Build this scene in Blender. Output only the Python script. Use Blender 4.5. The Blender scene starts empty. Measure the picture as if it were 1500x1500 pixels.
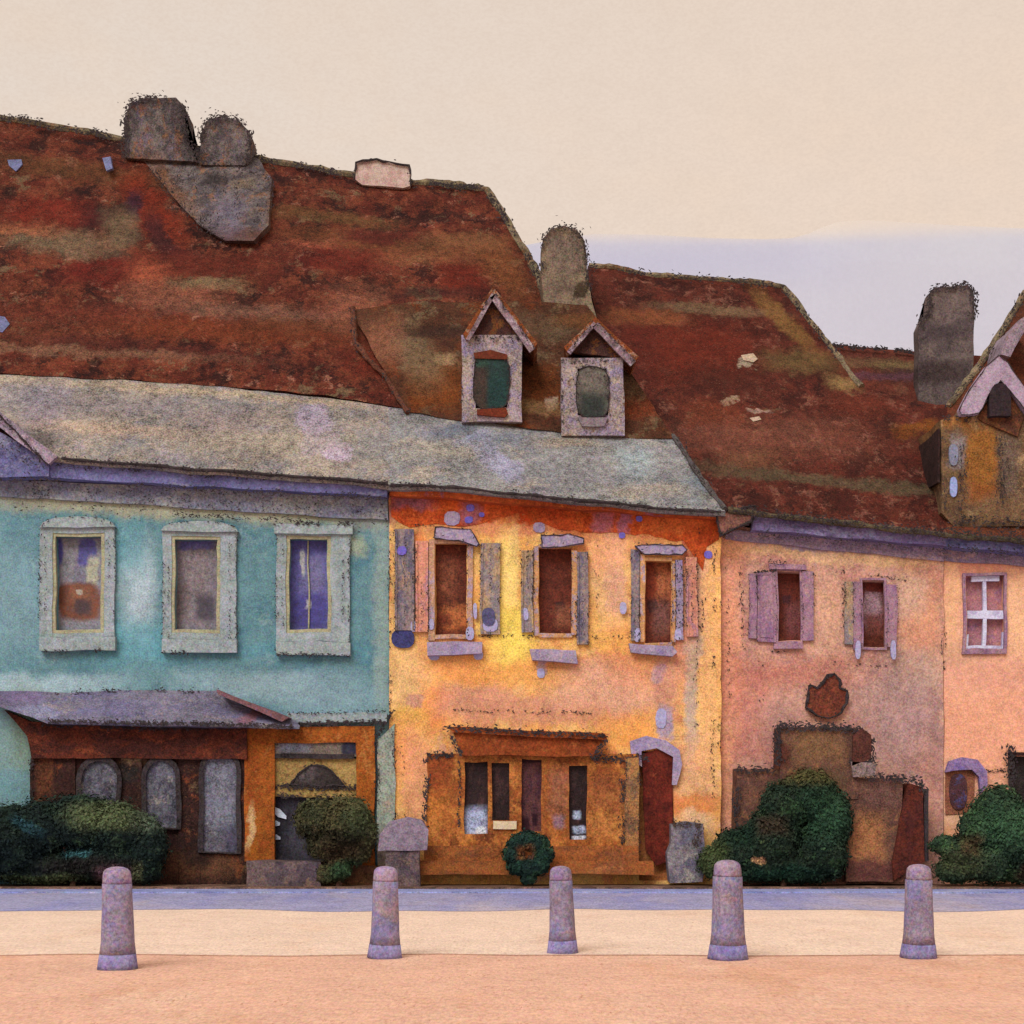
import bpy, bmesh, math, random
from mathutils import Vector, noise, Matrix
random.seed(7)
S = bpy.context.scene
C = S.collection
F, DC, EH, HY = 2437.0, 30.0, 1.6, 1170.0   # focal length (photo px), camera distance, eye height, horizon row

def P(px, py, Y=0.0):
    d = DC + Y
    return Vector(((px-750)*d/F, Y, EH-(py-HY)*d/F))

# ------------------------------------------------------------------ materials
def lin(c, k=1.0):
    r = []
    for v in c[:3]:
        v /= 255.0
        l = v/12.92 if v <= .04045 else ((v+.055)/1.055)**2.4
        r.append(min(.93, l*(k if not isinstance(k, tuple) else k[len(r)])))
    return (*r, 1)

class NT:
    def __init__(s, m):
        m.use_nodes = True
        s.t = m.node_tree; s.n = s.t.nodes; s.l = s.t.links
    def new(s, typ, **kw):
        n = s.n.new(typ)
        for k, v in kw.items(): setattr(n, k, v)
        return n
    def set(s, sock, v):
        if isinstance(v, bpy.types.NodeSocket): s.l.new(v, sock)
        else: sock.default_value = v
    def vm(s, op, a, b=None, sc=None):
        n = s.new('ShaderNodeVectorMath', operation=op)
        s.set(n.inputs[0], a)
        if b is not None: s.set(n.inputs[1], b)
        if sc is not None: s.set(n.inputs['Scale'], sc)
        return n.outputs['Value'] if op in ('LENGTH', 'DOT_PRODUCT') else n.outputs[0]
    def m(s, op, a, b=0.0):
        n = s.new('ShaderNodeMath', operation=op)
        s.set(n.inputs[0], a); s.set(n.inputs[1], b)
        return n.outputs[0]
    def noise(s, vec, scale, detail=3, rough=.6, col=False):
        n = s.new('ShaderNodeTexNoise')
        s.set(n.inputs['Vector'], vec); n.inputs['Scale'].default_value = scale
        n.inputs['Detail'].default_value = detail; n.inputs['Roughness'].default_value = rough
        return n.outputs['Color'] if col else n.outputs['Fac']
    def ramp(s, v, a, b, lo=0.0, hi=1.0):
        n = s.new('ShaderNodeMapRange', interpolation_type='SMOOTHSTEP')
        s.set(n.inputs['Value'], v)
        for i, x in zip(('From Min', 'From Max', 'To Min', 'To Max'), (a, b, lo, hi)): n.inputs[i].default_value = x
        return n.outputs['Result']
    def mix(s, f, a, b, blend='MIX'):
        n = s.new('ShaderNodeMix', data_type='RGBA', blend_type=blend)
        s.set(n.inputs['Factor'], f); s.set(n.inputs['A'], a); s.set(n.inputs['B'], b)
        return n.outputs['Result']

KT = (.55, .60, .67)
KCH = (.66, .73, .80)
KV, KR, KG = (.90, 1.02, 1.13), (.70, .80, .90), (.92, 1.03, 1.14)   # albedo for the warm light each kind of surface receives
def mat(name, base, patches=(), mottle=(), Y=0.0, k=None, grain=.22, fleck=None, flecks=(.60, .70), warp=.16, rough=.9, bump=.35, spec=.15, off=(0, 0, 0), dark=None):
    """weathered limewash: base colour, broad mottles (colour, scale, stretch xyz, lo, hi, strength), placed patches (stains, painted glints), grain."""
    k = KV if k is None else k
    grain *= 1.6
    M = bpy.data.materials.new(name); g = NT(M)
    bs = g.n['Principled BSDF']
    bs.inputs['Roughness'].default_value = rough
    bs.inputs['Specular IOR Level'].default_value = spec
    pos = g.new('ShaderNodeNewGeometry').outputs['Position']
    pos = g.vm('ADD', pos, off)
    w1 = g.vm('SUBTRACT', g.noise(pos, 1.6, 3, .65, True), (.5, .5, .5))
    w2 = g.vm('SUBTRACT', g.noise(pos, 9.0, 2, .6, True), (.5, .5, .5))
    wp = g.vm('ADD', g.vm('ADD', pos, g.vm('SCALE', w1, sc=warp*2.6)), g.vm('SCALE', w2, sc=warp*1.0))
    col = g.mix(1.0, lin(base, k), lin(base, k))
    for i, (c, sc, st, lo, hi, stg) in enumerate(mottle):
        v = g.vm('ADD', g.vm('MULTIPLY', wp, st), (7.3*i, 3.1*i, 5.7*i))
        f = g.ramp(g.noise(v, sc, 5, .72), lo, hi, 0, stg)
        col = g.mix(f, col, lin(c, k))
    drag = g.ramp(g.noise(pos, 17, 4, .8), .32, .5, .72, 1) if patches else None
    for p in patches:
        px, py, rx, rz, c = p[:5]
        soft = p[5] if len(p) > 5 else .35
        stg = p[6] if len(p) > 6 else .85
        ang = p[7] if len(p) > 7 else 0
        c0 = P(px, py, Y); s = F/(DC+Y)
        v = g.vm('SUBTRACT', wp, tuple(c0 + Vector(off)))
        if ang:
            r = g.new('ShaderNodeVectorRotate', rotation_type='Y_AXIS')
            g.set(r.inputs['Vector'], v); r.inputs['Angle'].default_value = math.radians(-ang)
            v = r.outputs[0]
        v = g.vm('MULTIPLY', v, (s/rx, 0, s/rz))
        v = g.vm('MULTIPLY', v, v)
        d = g.m('POWER', g.m('MAXIMUM', g.vm('DOT_PRODUCT', v, v), 1e-6), .25)
        f = g.ramp(d, 1-soft, 1+soft, stg, 0)
        f = g.m('MULTIPLY', f, drag)
        col = g.mix(f, col, lin(c, k))
    # pigment grain: fine tooth, middle granulation, broad pooling
    fine = g.noise(g.vm('MULTIPLY', pos, (1, .25, 1)) if k is KG else pos, 34, 3, .75)
    mid = g.noise(pos, 7, 4, .7)
    big = g.noise(wp, 1.1, 3, .6)
    val = g.m('ADD', g.ramp(fine, .3, .7, 1-grain, 1+grain), g.ramp(mid, .3, .7, -grain*.55, grain*.55))
    val = g.m('ADD', val, g.ramp(big, .3, .7, -grain*.35, grain*.35))
    cmb = g.new('ShaderNodeCombineColor')
    for i in range(3): g.set(cmb.inputs[i], val)
    col = g.mix(1.0, col, cmb.outputs[0], 'MULTIPLY')
    cn = g.noise(pos, 24, 3, .8, True)
    col = g.mix(.8, col, cn, 'SOFT_LIGHT')
    if fleck:
        f = g.ramp(g.noise(g.vm('MULTIPLY', pos, (1, .2, 1.3) if k is KG else (1, 1, 1.3)), 26, 3, .8), flecks[0], flecks[1], 0, .75)
        f = g.m('MULTIPLY', f, g.ramp(g.noise(wp, 1.9, 3, .6), .38, .62, .1, 1))
        col = g.mix(f, col, lin(fleck, k))
    if dark:
        f = g.ramp(g.noise(pos, 30, 3, .85), .60, .68, 0, .8)
        f = g.m('MULTIPLY', f, g.ramp(g.noise(wp, 2.7, 3, .6), .42, .62, .0, 1))
        col = g.mix(f, col, lin(dark, k))
    g.set(bs.inputs['Base Color'], col)
    b = g.new('ShaderNodeBump'); b.inputs['Strength'].default_value = bump; b.inputs['Distance'].default_value = .03
    g.set(b.inputs['Height'], g.m('ADD', fine, mid)); g.l.new(b.outputs[0], bs.inputs['Normal'])
    return M

# ------------------------------------------------------------------ mesh helpers
def wob(p, a):
    q = Vector((p.x*1.3, p.y*.9, p.z*1.3)); r = Vector((p.x*4.5, p.y*2, p.z*4.5))
    return p + Vector((noise.noise(q)*a+noise.noise(r+Vector((5, 5, 5)))*a*.55, 0,
                       noise.noise(q+Vector((31, 7, 2)))*a+noise.noise(r+Vector((9, 1, 3)))*a*.55))
def obj(name, bm, mats, parent=None, w=.028, seg=.34, smooth=False):
    if seg:
        for _ in range(5):
            e = [e for e in bm.edges if e.calc_length() > seg]
            if not e: break
            bmesh.ops.subdivide_edges(bm, edges=e, cuts=1, use_grid_fill=True)
    if w:
        for v in bm.verts: v.co = wob(v.co, w)
    bm.normal_update()
    me = bpy.data.meshes.new(name); bm.to_mesh(me); bm.free()
    for m in (mats if isinstance(mats, (list, tuple)) else [mats]): me.materials.append(m)
    if smooth:
        for p in me.polygons: p.use_smooth = True
    o = bpy.data.objects.new(name, me); C.objects.link(o)
    if parent:
        o.parent = parent
        q = parent; L = Vector((0, 0, 0))
        while q: L += q.location; q = q.parent
        o.location = -L                      # meshes are written in world coordinates
    return o
def thing(name, label, cat, loc, group=None):
    o = bpy.data.objects.new(name, None); C.objects.link(o); o.location = loc
    o.empty_display_size = .3
    o['label'] = label; o['category'] = cat
    if group: o['group'] = group
    return o
def tag(o, label, cat, group=None):
    o['label'] = label; o['category'] = cat
    if group: o['group'] = group
    return o
def hexa(bm, v, mi=0):
    vs = [bm.verts.new(p) for p in v]
    for f in ((0, 1, 2, 3), (7, 6, 5, 4), (0, 4, 5, 1), (1, 5, 6, 2), (2, 6, 7, 3), (3, 7, 4, 0)):
        bm.faces.new([vs[i] for i in f]).material_index = mi
def quadbox(bm, pts, Y0, Y1, mi=0):
    """four photo points (in order) at depth Y0, extruded straight back to Y1"""
    a = [P(x, y, Y0) for x, y in pts]
    hexa(bm, a+[Vector((p.x, Y1, p.z)) for p in a], mi)
def slopeY(py, b, t):
    Zb, Zt = P(0, *b).z, P(0, *t).z
    # point on the line b-t seen on photo row py
    q = (HY-py)/F; s_ = (q*(DC+b[1])-(Zb-EH))/((Zt-Zb)-q*(t[1]-b[1]))
    return b[1]+s_*(t[1]-b[1])
def tprism(bm, pts, b, t, off, thick, mi=0):
    """slab lying on a roof slope given by two (row, depth) anchors"""
    a = [P(x, y, slopeY(y, b, t)-off) for x, y in pts]; n = len(a)
    f = [bm.verts.new(p) for p in a]; k = [bm.verts.new(p+Vector((0, thick, 0))) for p in a]
    fs = [bm.faces.new(f), bm.faces.new(k[::-1])]
    for i in range(n): fs.append(bm.faces.new([f[i], k[i], k[(i+1) % n], f[(i+1) % n]]))
    for q in fs: q.material_index = mi
    bmesh.ops.triangulate(bm, faces=fs[:2])
    bmesh.ops.recalc_face_normals(bm, faces=bm.faces)
def bx(bm, x0, y0, x1, y1, Y0, Y1, mi=0):
    quadbox(bm, [(x0, y0), (x0, y1), (x1, y1), (x1, y0)], Y0, Y1, mi)
def prism(bm, pts, Y0, Y1, mi=0):
    a = [P(x, y, Y0) for x, y in pts]; n = len(a)
    f = [bm.verts.new(p) for p in a]; b = [bm.verts.new((p.x, Y1, p.z)) for p in a]
    fs = [bm.faces.new(f), bm.faces.new(b[::-1])]
    for i in range(n): fs.append(bm.faces.new([f[i], b[i], b[(i+1) % n], f[(i+1) % n]]))
    for q in fs: q.material_index = mi
    bmesh.ops.triangulate(bm, faces=fs[:2])
    bmesh.ops.recalc_face_normals(bm, faces=bm.faces)
def BM(): return bmesh.new()
def oval(cx, cy, rx, ry, n=16, p=2.6):
    r = []
    for i in range(n):
        a = 2*math.pi*i/n; c, s_ = math.cos(a), math.sin(a)
        r.append((cx+rx*math.copysign(abs(c)**(2/p), c), cy-ry*math.copysign(abs(s_)**(2/p), s_)))
    return r
def arch(x0, y0, x1, y1, rise=None, n=9):
    """rectangle with a round head"""
    cx = (x0+x1)/2; r = (x1-x0)/2; rise = rise or r
    top = [(cx+r*math.cos(math.pi*i/n), y0+rise-rise*math.sin(math.pi*i/n)) for i in range(n+1)]
    return [(x0, y1), (x1, y1)]+top
def tube(bm, pts, r, n=6, mi=0, jit=0.0):
    rings = []
    for i, p in enumerate(pts):
        d = (pts[min(i+1, len(pts)-1)]-pts[max(i-1, 0)]).normalized()
        u = d.cross(Vector((0, 1, 0)));  u = u.normalized() if u.length > 1e-3 else Vector((1, 0, 0))
        w = d.cross(u); rr = r*(1+random.uniform(-jit, jit))
        rings.append([bm.verts.new(p+(u*math.cos(2*math.pi*k/n)+w*math.sin(2*math.pi*k/n))*rr) for k in range(n)])
    for a, b in zip(rings, rings[1:]):
        for k in range(n): bm.faces.new([a[k], a[(k+1) % n], b[(k+1) % n], b[k]]).material_index = mi
    for q in (rings[0][::-1], rings[-1]): bm.faces.new(q).material_index = mi
def sketch(bm, pts, Y, dens=55, wd=2.2, r=1.5, mi=0, gap=.25, scatter=1.0):
    """crumbly dark flakes that redraw charcoal outlines along an edge; photo points at depth Y"""
    s = (DC+Y)/F
    for a, b in zip(pts, pts[1:]):
        a = P(*a, Y); b = P(*b, Y); L = (b-a).length; dr = (b-a).normalized(); nr = Vector((-dr.z, 0, dr.x))
        for _ in range(int(L*dens)):
            t = random.random()
            if noise.noise((a+(b-a)*t)*2.3) < gap-.45: continue
            c = a+(b-a)*t+nr*random.gauss(0, wd*scatter)*s+Vector((0, -random.uniform(.004, .02), 0))
            l = r*s*random.uniform(.7, 2.4); h = r*s*random.uniform(.35, .9)
            ang = random.gauss(0, .5); d2 = dr*math.cos(ang)+nr*math.sin(ang); n2 = Vector((-d2.z, 0, d2.x))
            v = [c-d2*l, c+n2*h*random.uniform(.5, 1.4), c+d2*l*random.uniform(.6, 1.1), c-n2*h]
            bm.faces.new([bm.verts.new(q) for q in v]).material_index = mi
def pencil(bm, pts, Y, r=1.3, mi=0, dens=30):
    """a continuous thin dark drawn line plus crumbs"""
    s = (DC+Y)/F; ps = []
    for a, b in zip(pts, pts[1:]):
        n = max(2, int(math.hypot(b[0]-a[0], b[1]-a[1])/9))
        ps += [P(a[0]+(b[0]-a[0])*i/n+random.gauss(0, .5), a[1]+(b[1]-a[1])*i/n+random.gauss(0, .5), Y) for i in range(n)]
    ps.append(P(*pts[-1], Y))
    tube(bm, ps, r*s, 5, mi, .6)
    if dens: sketch(bm, pts, Y-.01, dens, 2.0, 1.3, mi)
def strip(bm, bot, top, nv=10, mi=0, closed_back=None):
    """roof surface from matching lists of (px,py,Y)"""
    cols = []
    for b, t in zip(bot, top):
        b = P(*b); t = P(*t)
        cols.append([bm.verts.new(b+(t-b)*i/nv) for i in range(nv+1)])
    for a, b in zip(cols, cols[1:]):
        for i in range(nv): bm.faces.new([a[i], b[i], b[i+1], a[i+1]]).material_index = mi
    if closed_back is not None:
        bk = [bm.verts.new((c[-1].co.x, closed_back, c[0].co.z)) for c in cols]
        for i in range(len(cols)-1): bm.faces.new([cols[i][-1], cols[i+1][-1], bk[i+1], bk[i]]).material_index = mi
        for c, b in ((cols[0], bk[0]), (cols[-1], bk[-1])): bm.faces.new(c+[b]).material_index = mi
    return cols

INK = mat('charcoal_ink', (62, 55, 58), grain=.3, k=.8)  # dark drawing colour for the charcoal outline crumbs
INK2 = mat('brown_ink', (78, 60, 52), grain=.3, k=.8)

# ------------------------------------------------------------------ camera, sky, sun
cam = bpy.data.objects.new('camera', bpy.data.cameras.new('camera')); C.objects.link(cam)
cam.location = (0, -DC, EH); cam.rotation_euler = (math.pi/2, 0, 0)
cam.data.sensor_width = 36; cam.data.lens = F/1500*36; cam.data.shift_y = (HY-750)/1500
cam.data.clip_end = 3000; S.camera = cam
S.view_settings.view_transform = 'Standard'; S.view_settings.look = 'None'; S.view_settings.exposure = 0
W = bpy.data.worlds.new('World'); S.world = W; g = NT(W)
bg = g.n['Background']
sky = g.new('ShaderNodeTexSky', sky_type='NISHITA'); sky.sun_disc = False
SE, SR = 42, 205
sky.sun_elevation = math.radians(SE); sky.sun_rotation = math.radians(SR)
co = g.new('ShaderNodeTexCoord').outputs['Generated']
v = g.vm('MULTIPLY', co, (1, 1, 1.6))
sep = g.new('ShaderNodeSeparateXYZ'); g.set(sep.inputs[0], co)
base = g.mix(g.ramp(sep.outputs[0], -.3, .3), lin((234, 219, 205)), lin((240, 217, 197)))
base = g.mix(g.ramp(g.noise(v, 6, 4, .6), .38, .66, 0, .6), base, lin((239, 214, 190)))
base = g.mix(g.ramp(sep.outputs[2], .34, .48, 0, .5), base, lin((229, 213, 198)))
base = g.mix(g.ramp(g.noise(v, 45, 4, .7), .35, .7, 0, .3), base, lin((228, 208, 190)))
base = g.mix(g.ramp(g.noise(g.vm('MULTIPLY', co, (1, 1, 1.8)), 420, 3, .7), .35, .7, 0, .28), base, lin((216, 194, 176)))
skyc = g.vm('SCALE', sky.outputs[0], sc=.10)
g.set(bg.inputs['Color'], g.mix(.93, skyc, base)); bg.inputs['Strength'].default_value = 1.03
sl = bpy.data.lights.new('sun', 'SUN'); sl.energy = 2.4; sl.angle = math.radians(32); sl.color = (1, .97, .93)
so = bpy.data.objects.new('sun', sl); C.objects.link(so)
az = math.radians(SR)   # sun stands over the viewer's left shoulder
dirv = Vector((math.sin(az)*math.cos(math.radians(SE)), math.cos(az)*math.cos(math.radians(SE)), math.sin(math.radians(SE))))
so.rotation_euler = dirv.to_track_quat('Z', 'Y').to_euler(); so.location = dirv*40

# ------------------------------------------------------------------ ground
def yrow(py): return EH*F/(py-HY)-DC
def sheet(name, X0, X1, Y0, Y1, z, m, n=60, edge=.06, dy=0.0):
    bm = BM(); rows = []
    for y, e in ((Y0, 1), (Y1, 0)):
        rows.append([bm.verts.new((X0+(X1-X0)*i/n, y-e*dy+e*edge*noise.noise(Vector(((X0+(X1-X0)*i/n)*.6, y, 3)))*3, z)) for i in range(n+1)])
    lo = [bm.verts.new((v.co.x, v.co.y, 0.0)) for v in rows[0]]
    for i in range(n):
        bm.faces.new([rows[0][i], rows[0][i+1], rows[1][i+1], rows[1][i]])
        if z > .02: bm.faces.new([lo[i], lo[i+1], rows[0][i+1], rows[0][i]])
    o = obj(name, bm, m, w=0, seg=None); o['kind'] = 'structure'; return o
gm = mat('salmon_ground', (223, 170, 142), mottle=[((212, 152, 116), .5, (1, .35, 1), .5, .66, .55), ((232, 190, 160), .7, (1, .3, 1), .5, .7, .55), ((205, 130, 95), 5, (1, .4, 1), .66, .72, .3)], k=KG, grain=.10, fleck=(176, 112, 84), flecks=(.56, .66))
cm = mat('cream_paving', (232, 197, 172), mottle=[((222, 178, 148), .5, (1, .35, 1), .5, .68, .6), ((240, 208, 180), .8, (1, .3, 1), .5, .7, .5)], k=KG, grain=.09, fleck=(186, 136, 108), flecks=(.57, .67))
lm = mat('lavender_shade_pavement', (158, 150, 176), mottle=[((140, 136, 178), .7, (1, .25, 1), .45, .62, .8), ((178, 160, 166), .5, (1, .3, 1), .5, .66, .8)], k=KG, grain=.16, fleck=(196, 170, 165), dark=(95, 88, 120))  # lavender puts the shade before the houses into the paving colour
km = mat('blue_kerbstone', (150, 152, 190), mottle=[((120, 122, 172), 1.2, (1, 1, 1), .45, .62, .8), ((180, 170, 180), 1.5, (1, 1, 1), .5, .66, .7)], k=KG, grain=.2, dark=(70, 66, 90))
sheet('ground', -1500, 1500, -60, 2500, 0.0, gm, 4, 0)
sheet('road_edge', -60, 60, yrow(1399), 13, .002, mat('rust_edge_line', (206, 150, 122), k=KG, grain=.14, mottle=[((186, 122, 96), 2, (1, 1, 1), .45, .6, .8)]), 160, .10, .07)
sheet('road', -60, 60, yrow(1399), 14, .004, cm, 160, .10)
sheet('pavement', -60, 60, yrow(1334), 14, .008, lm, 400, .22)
sheet('kerb', -60, 60, yrow(1309), 10, .03, km, 260, .12)
em = mat('brown_soil', (112, 82, 66), mottle=[((80, 56, 46), 2, (1, 1, 1), .45, .6, .8), ((150, 110, 90), 3, (1, 1, 1), .5, .62, .7)], k=KG, grain=.3, dark=(38, 32, 34))
sheet('footing_strip', -60, 60, -1.05, 8, .06, em, 300, .05)

# hills
hm = mat('lavender_hill', (206, 202, 212), mottle=[((198, 192, 208), .02, (1, 1, 1.2), .42, .62, .6)], k=(.76,.86,.92), grain=.03, Y=290,
         patches=[(960, 392, 260, 30, (190, 187, 210), .9, .8), (1290, 480, 260, 70, (200, 196, 212), .9, .7), (980, 322, 330, 26, (228, 212, 200), .6, .9), (1360, 306, 300, 30, (228, 212, 200), .6, .95)], bump=0)
bm = BM(); top = [(300, 430), (500, 400), (700, 372), (820, 350), (870, 343), (950, 344), (1040, 348), (1120, 351), (1160, 349), (1185, 342), (1205, 332), (1230, 324), (1270, 322), (1330, 326), (1420, 332), (1500, 335), (1620, 350), (1900, 400), (2400, 560)]
cols = []
for x, y in top:
    t = P(x, y, 290); m_ = P(x, y+60, 288); b_ = P(x, 1100, 270)
    cols.append([bm.verts.new((t.x, 270, 0)), bm.verts.new((t.x, 270, b_.z)), bm.verts.new((t.x, 288, m_.z)), bm.verts.new(t), bm.verts.new((t.x, 420, 0))])
for a, b in zip(cols, cols[1:]):
    for i in range(4): bm.faces.new([a[i], b[i], b[i+1], a[i+1]])
o = obj('hills', bm, hm, w=.25, seg=12); o['kind'] = 'structure'

# ------------------------------------------------------------------ shared materials
ROOF_M = [((128, 64, 42), 2.4, (1, .4, .9), .44, .56, .8), ((44, 18, 18), 1.9, (1, .4, .9), .50, .60, .85), ((124, 98, 70), 2.2, (.8, .4, 1.1), .57, .65, .8), ((176, 116, 92), 4.0, (.8, .4, 1.1), .58, .66, .7), ((40, 20, 22), 4.2, (.8, .4, 1), .57, .65, .8)]
GREYROOF = dict(mottle=[((128, 122, 122), 1.2, (.8, 1, 1), .45, .6, .8), ((176, 156, 136), 1.4, (.7, 1, 1.4), .5, .64, .8), ((150, 134, 140), 2, (1, 1, 1), .52, .66, .6)], grain=.34, fleck=(200, 176, 152), dark=(72, 64, 70), k=KR)

def wall(parent, m, x0, x1, top, Y, openings=(), base=1301, back=9.0, name='wall', drawn_edges=()):
    """front wall with real openings (reveals), side and back walls. top: list of (px,py)."""
    def tz(X):
        pts = [P(a, b, Y) for a, b in top]
        for a, b in zip(pts, pts[1:]):
            if X <= b.x+1e-6 or b is pts[-1]:
                return a.z+(b.z-a.z)*(X-a.x)/(b.x-a.x)
    bm = BM()
    X0, X1 = P(x0, 0, Y).x, P(x1, 0, Y).x
    ops = [(P(a, 0, Y).x, P(0, d, Y).z, P(c, 0, Y).x, P(0, b, Y).z) for a, b, c, d in openings]
    z0 = 0.0; zt = 1.0
    xs = {X0, X1}; zs = {z0}
    for a, b, c, d in ops: xs |= {a, c}; zs |= {b, d}
    zmin = min(P(a, b, Y).z for a, b in top)
    def fill(s, lo, hi, step):
        s = sorted(s); r = []
        for a, b in zip(s, s[1:]):
            n = max(1, int((b-a)/step)); r += [a+(b-a)*i/n for i in range(n)]
        return r+[s[-1]]
    xs = fill(xs, X0, X1, .3); zs = fill(zs | {zmin-.3}, z0, zmin, .3)+['T']
    V = {}
    def vert(i, j):
        if (i, j) not in V:
            z = tz(xs[i]) if zs[j] == 'T' else zs[j]
            V[i, j] = bm.verts.new((xs[i], Y, z))
        return V[i, j]
    for i in range(len(xs)-1):
        for j in range(len(zs)-1):
            cx = (xs[i]+xs[i+1])/2; cz = 99 if zs[j+1] == 'T' else (zs[j]+zs[j+1])/2
            if any(a < cx < c and b < cz < d for a, b, c, d in ops): continue
            bm.faces.new([vert(i, j), vert(i+1, j), vert(i+1, j+1), vert(i, j+1)])
    for a, b, c, d in ops:
        R = .24
        for p, q in (((a, b), (c, b)), ((c, b), (c, d)), ((c, d), (a, d)), ((a, d), (a, b))):
            bm.faces.new([bm.verts.new((p[0], Y, p[1])), bm.verts.new((q[0], Y, q[1])), bm.verts.new((q[0], Y+R, q[1])), bm.verts.new((p[0], Y+R, p[1]))])
    for X in (X0, X1):
        bm.faces.new([bm.verts.new(q) for q in ((X, Y, 0), (X, Y+back, 0), (X, Y+back, tz(X)), (X, Y, tz(X)))])
    bm.faces.new([bm.verts.new(q) for q in ((X0, Y+back, 0), (X1, Y+back, 0), (X1, Y+back, tz(X1)), (X0, Y+back, tz(X0)))])
    for pts, dn in drawn_edges: sketch(bm, pts, Y-.01, dn, 1.6, 1.2, 1)
    return obj(name, bm, [m, INK], parent)

def ring(bm, x0, y0, x1, y1, t, Y0, Y1, mi=0, tb=None):
    tb = t if tb is None else tb
    bx(bm, x0, y0, x0+t, y1, Y0, Y1, mi); bx(bm, x1-t, y0, x1, y1, Y0, Y1, mi)
    bx(bm, x0+t, y0, x1-t, y0+t, Y0+.003, Y1, mi); bx(bm, x0+t, y1-tb, x1-t, y1, Y0+.003, Y1, mi)
def pane(parent, r, m, Y, name='pane'):
    bm = BM(); bx(bm, r[0]-3, r[1]-3, r[2]+3, r[3]+3, Y+.19, Y+.23); return obj(name, bm, m, parent)
def plank(parent, name, r, m, Y0, Y1, ink=1, dens=20, w=.022):
    bm = BM(); bx(bm, *r, Y0, Y1)
    if ink:
        x0, y0, x1, y1 = r; sketch(bm, [(x0, y0), (x0, y1), (x1, y1), (x1, y0), (x0, y0)], Y0-.01, dens, 1.1, 1.0, 1)
    return obj(name, bm, [m, INK], parent, w=w)
def poly(parent, name, pts, m, Y0, Y1, ink=0, inkr=1.2, w=.022):
    bm = BM(); prism(bm, pts, Y0, Y1)
    if ink: pencil(bm, list(pts)+[pts[0]], Y0-.008, inkr, 1, ink)
    return obj(name, bm, [m, INK], parent, w=w)
def roofobj(parent, name, bot, top, m, back=None, edge=(), nv=10, gut=None, dens=90):
    bm = BM(); strip(bm, bot, top, nv, 0, back)
    for pts, Ys, dn, wd in edge:
        for i in range(len(pts)-1):
            sketch(bm, [pts[i], pts[i+1]], (Ys[i]+Ys[i+1])/2-.15, dn, wd, 1.5, 1)
    return obj(name, bm, [m, INK], parent, w=.045, seg=.5)
def gutter(parent, pts, Y, r=.045, m=None):
    bm = BM(); ps = []
    for a, b in zip(pts, pts[1:]):
        n = 14
        ps += [P(a[0]+(b[0]-a[0])*i/n, a[1]+(b[1]-a[1])*i/n, Y) for i in range(n)]
    ps.append(P(*pts[-1], Y)); tube(bm, ps, r, 8, 0, .35)
    sketch(bm, pts, Y-.06, 70, 2.4, 1.4, 0)
    return obj('gutter', bm, m or INK, parent, w=.03)

# ================================================================== BLUE HOUSE
bh = thing('blue_house', 'teal plastered house with three grey framed upper windows and a big red roof', 'house', P(285, 1301, 0))
mB = mat('teal_plaster', (100, 133, 137), Y=0, mottle=[((80, 120, 130), 1.2, (1, 1, 1), .45, .6, .8), ((130, 152, 152), 1.3, (1, 1, 1), .54, .66, .7)],
  patches=[(280, 735, 330, 26, (166, 160, 134), .35, .95, 3), (300, 712, 330, 16, (116, 112, 128), .5, .85, 3), (540, 740, 40, 30, (112, 120, 128), .6, .7),
           (205, 870, 22, 70, (178, 188, 192), .7, .8), (25, 870, 40, 90, (132, 158, 164), .6, .6), (60, 1005, 110, 16, (168, 186, 190), .6, .8), (390, 1005, 120, 22, (150, 168, 172), .6, .7),
           (190, 800, 26, 40, (96, 150, 158), .5, .6), (195, 940, 60, 30, (98, 154, 162), .6, .7), (480, 1040, 70, 26, (136, 158, 164), .6, .7), (560, 900, 12, 150, (150, 162, 152), .6, .7),
           (515, 800, 18, 16, (170, 172, 140), .5, .7), (10, 1110, 40, 70, (140, 160, 150), .6, .7), (40, 1070, 20, 60, (120, 130, 100), .6, .6), (10, 1150, 30, 20, (100, 140, 150), .6, .6), (395, 955, 140, 8, (92, 140, 150), .6, .6)],
  grain=.16, fleck=(178, 196, 198), dark=(82, 100, 106))
win_b = [((58, 758, 168, 952), (82, 786, 148, 922)), ((238, 764, 346, 956), (256, 790, 318, 922)), ((405, 768, 512, 960), (424, 790, 480, 922))]
o_b = [w[1] for w in win_b]+[(402, 1168, 520, 1268)]
wall(bh, mB, -260, 570, [(-260, 668), (75, 690), (570, 716)], 0, o_b)
# band under the eaves: shade put into a lavender colour
mC = mat('lavender_eave_shade', (110, 106, 148), mottle=[((86, 82, 118), 1.4, (.5, 1, 2), .45, .6, .8), ((136, 128, 150), 1.6, (.5, 1, 2), .52, .64, .8)], grain=.2, dark=(56, 52, 70), fleck=(140, 130, 160))
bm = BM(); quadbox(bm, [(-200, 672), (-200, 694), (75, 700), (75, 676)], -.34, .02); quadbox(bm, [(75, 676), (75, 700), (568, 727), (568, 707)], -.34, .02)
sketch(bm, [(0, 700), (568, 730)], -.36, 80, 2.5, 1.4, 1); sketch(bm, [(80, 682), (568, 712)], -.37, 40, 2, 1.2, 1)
obj('eave_band', bm, [mC, INK], bh)
mC2 = mat('grey_plaster_band', (122, 120, 134), mottle=[((150, 144, 136), 1.4, (.5, 1, 2), .45, .62, .8), ((98, 96, 118), 1.6, (.5, 1, 2), .52, .64, .8)], grain=.24, dark=(58, 56, 66), fleck=(160, 150, 130))
bm = BM(); quadbox(bm, [(-200, 694), (-200, 714), (568, 762), (568, 727)], -.07, .02); sketch(bm, [(0, 725), (568, 750)], -.09, 60, 12, 1.3, 1); sketch(bm, [(250, 752), (520, 768)], -.09, 60, 2, 1.3, 1)
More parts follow.
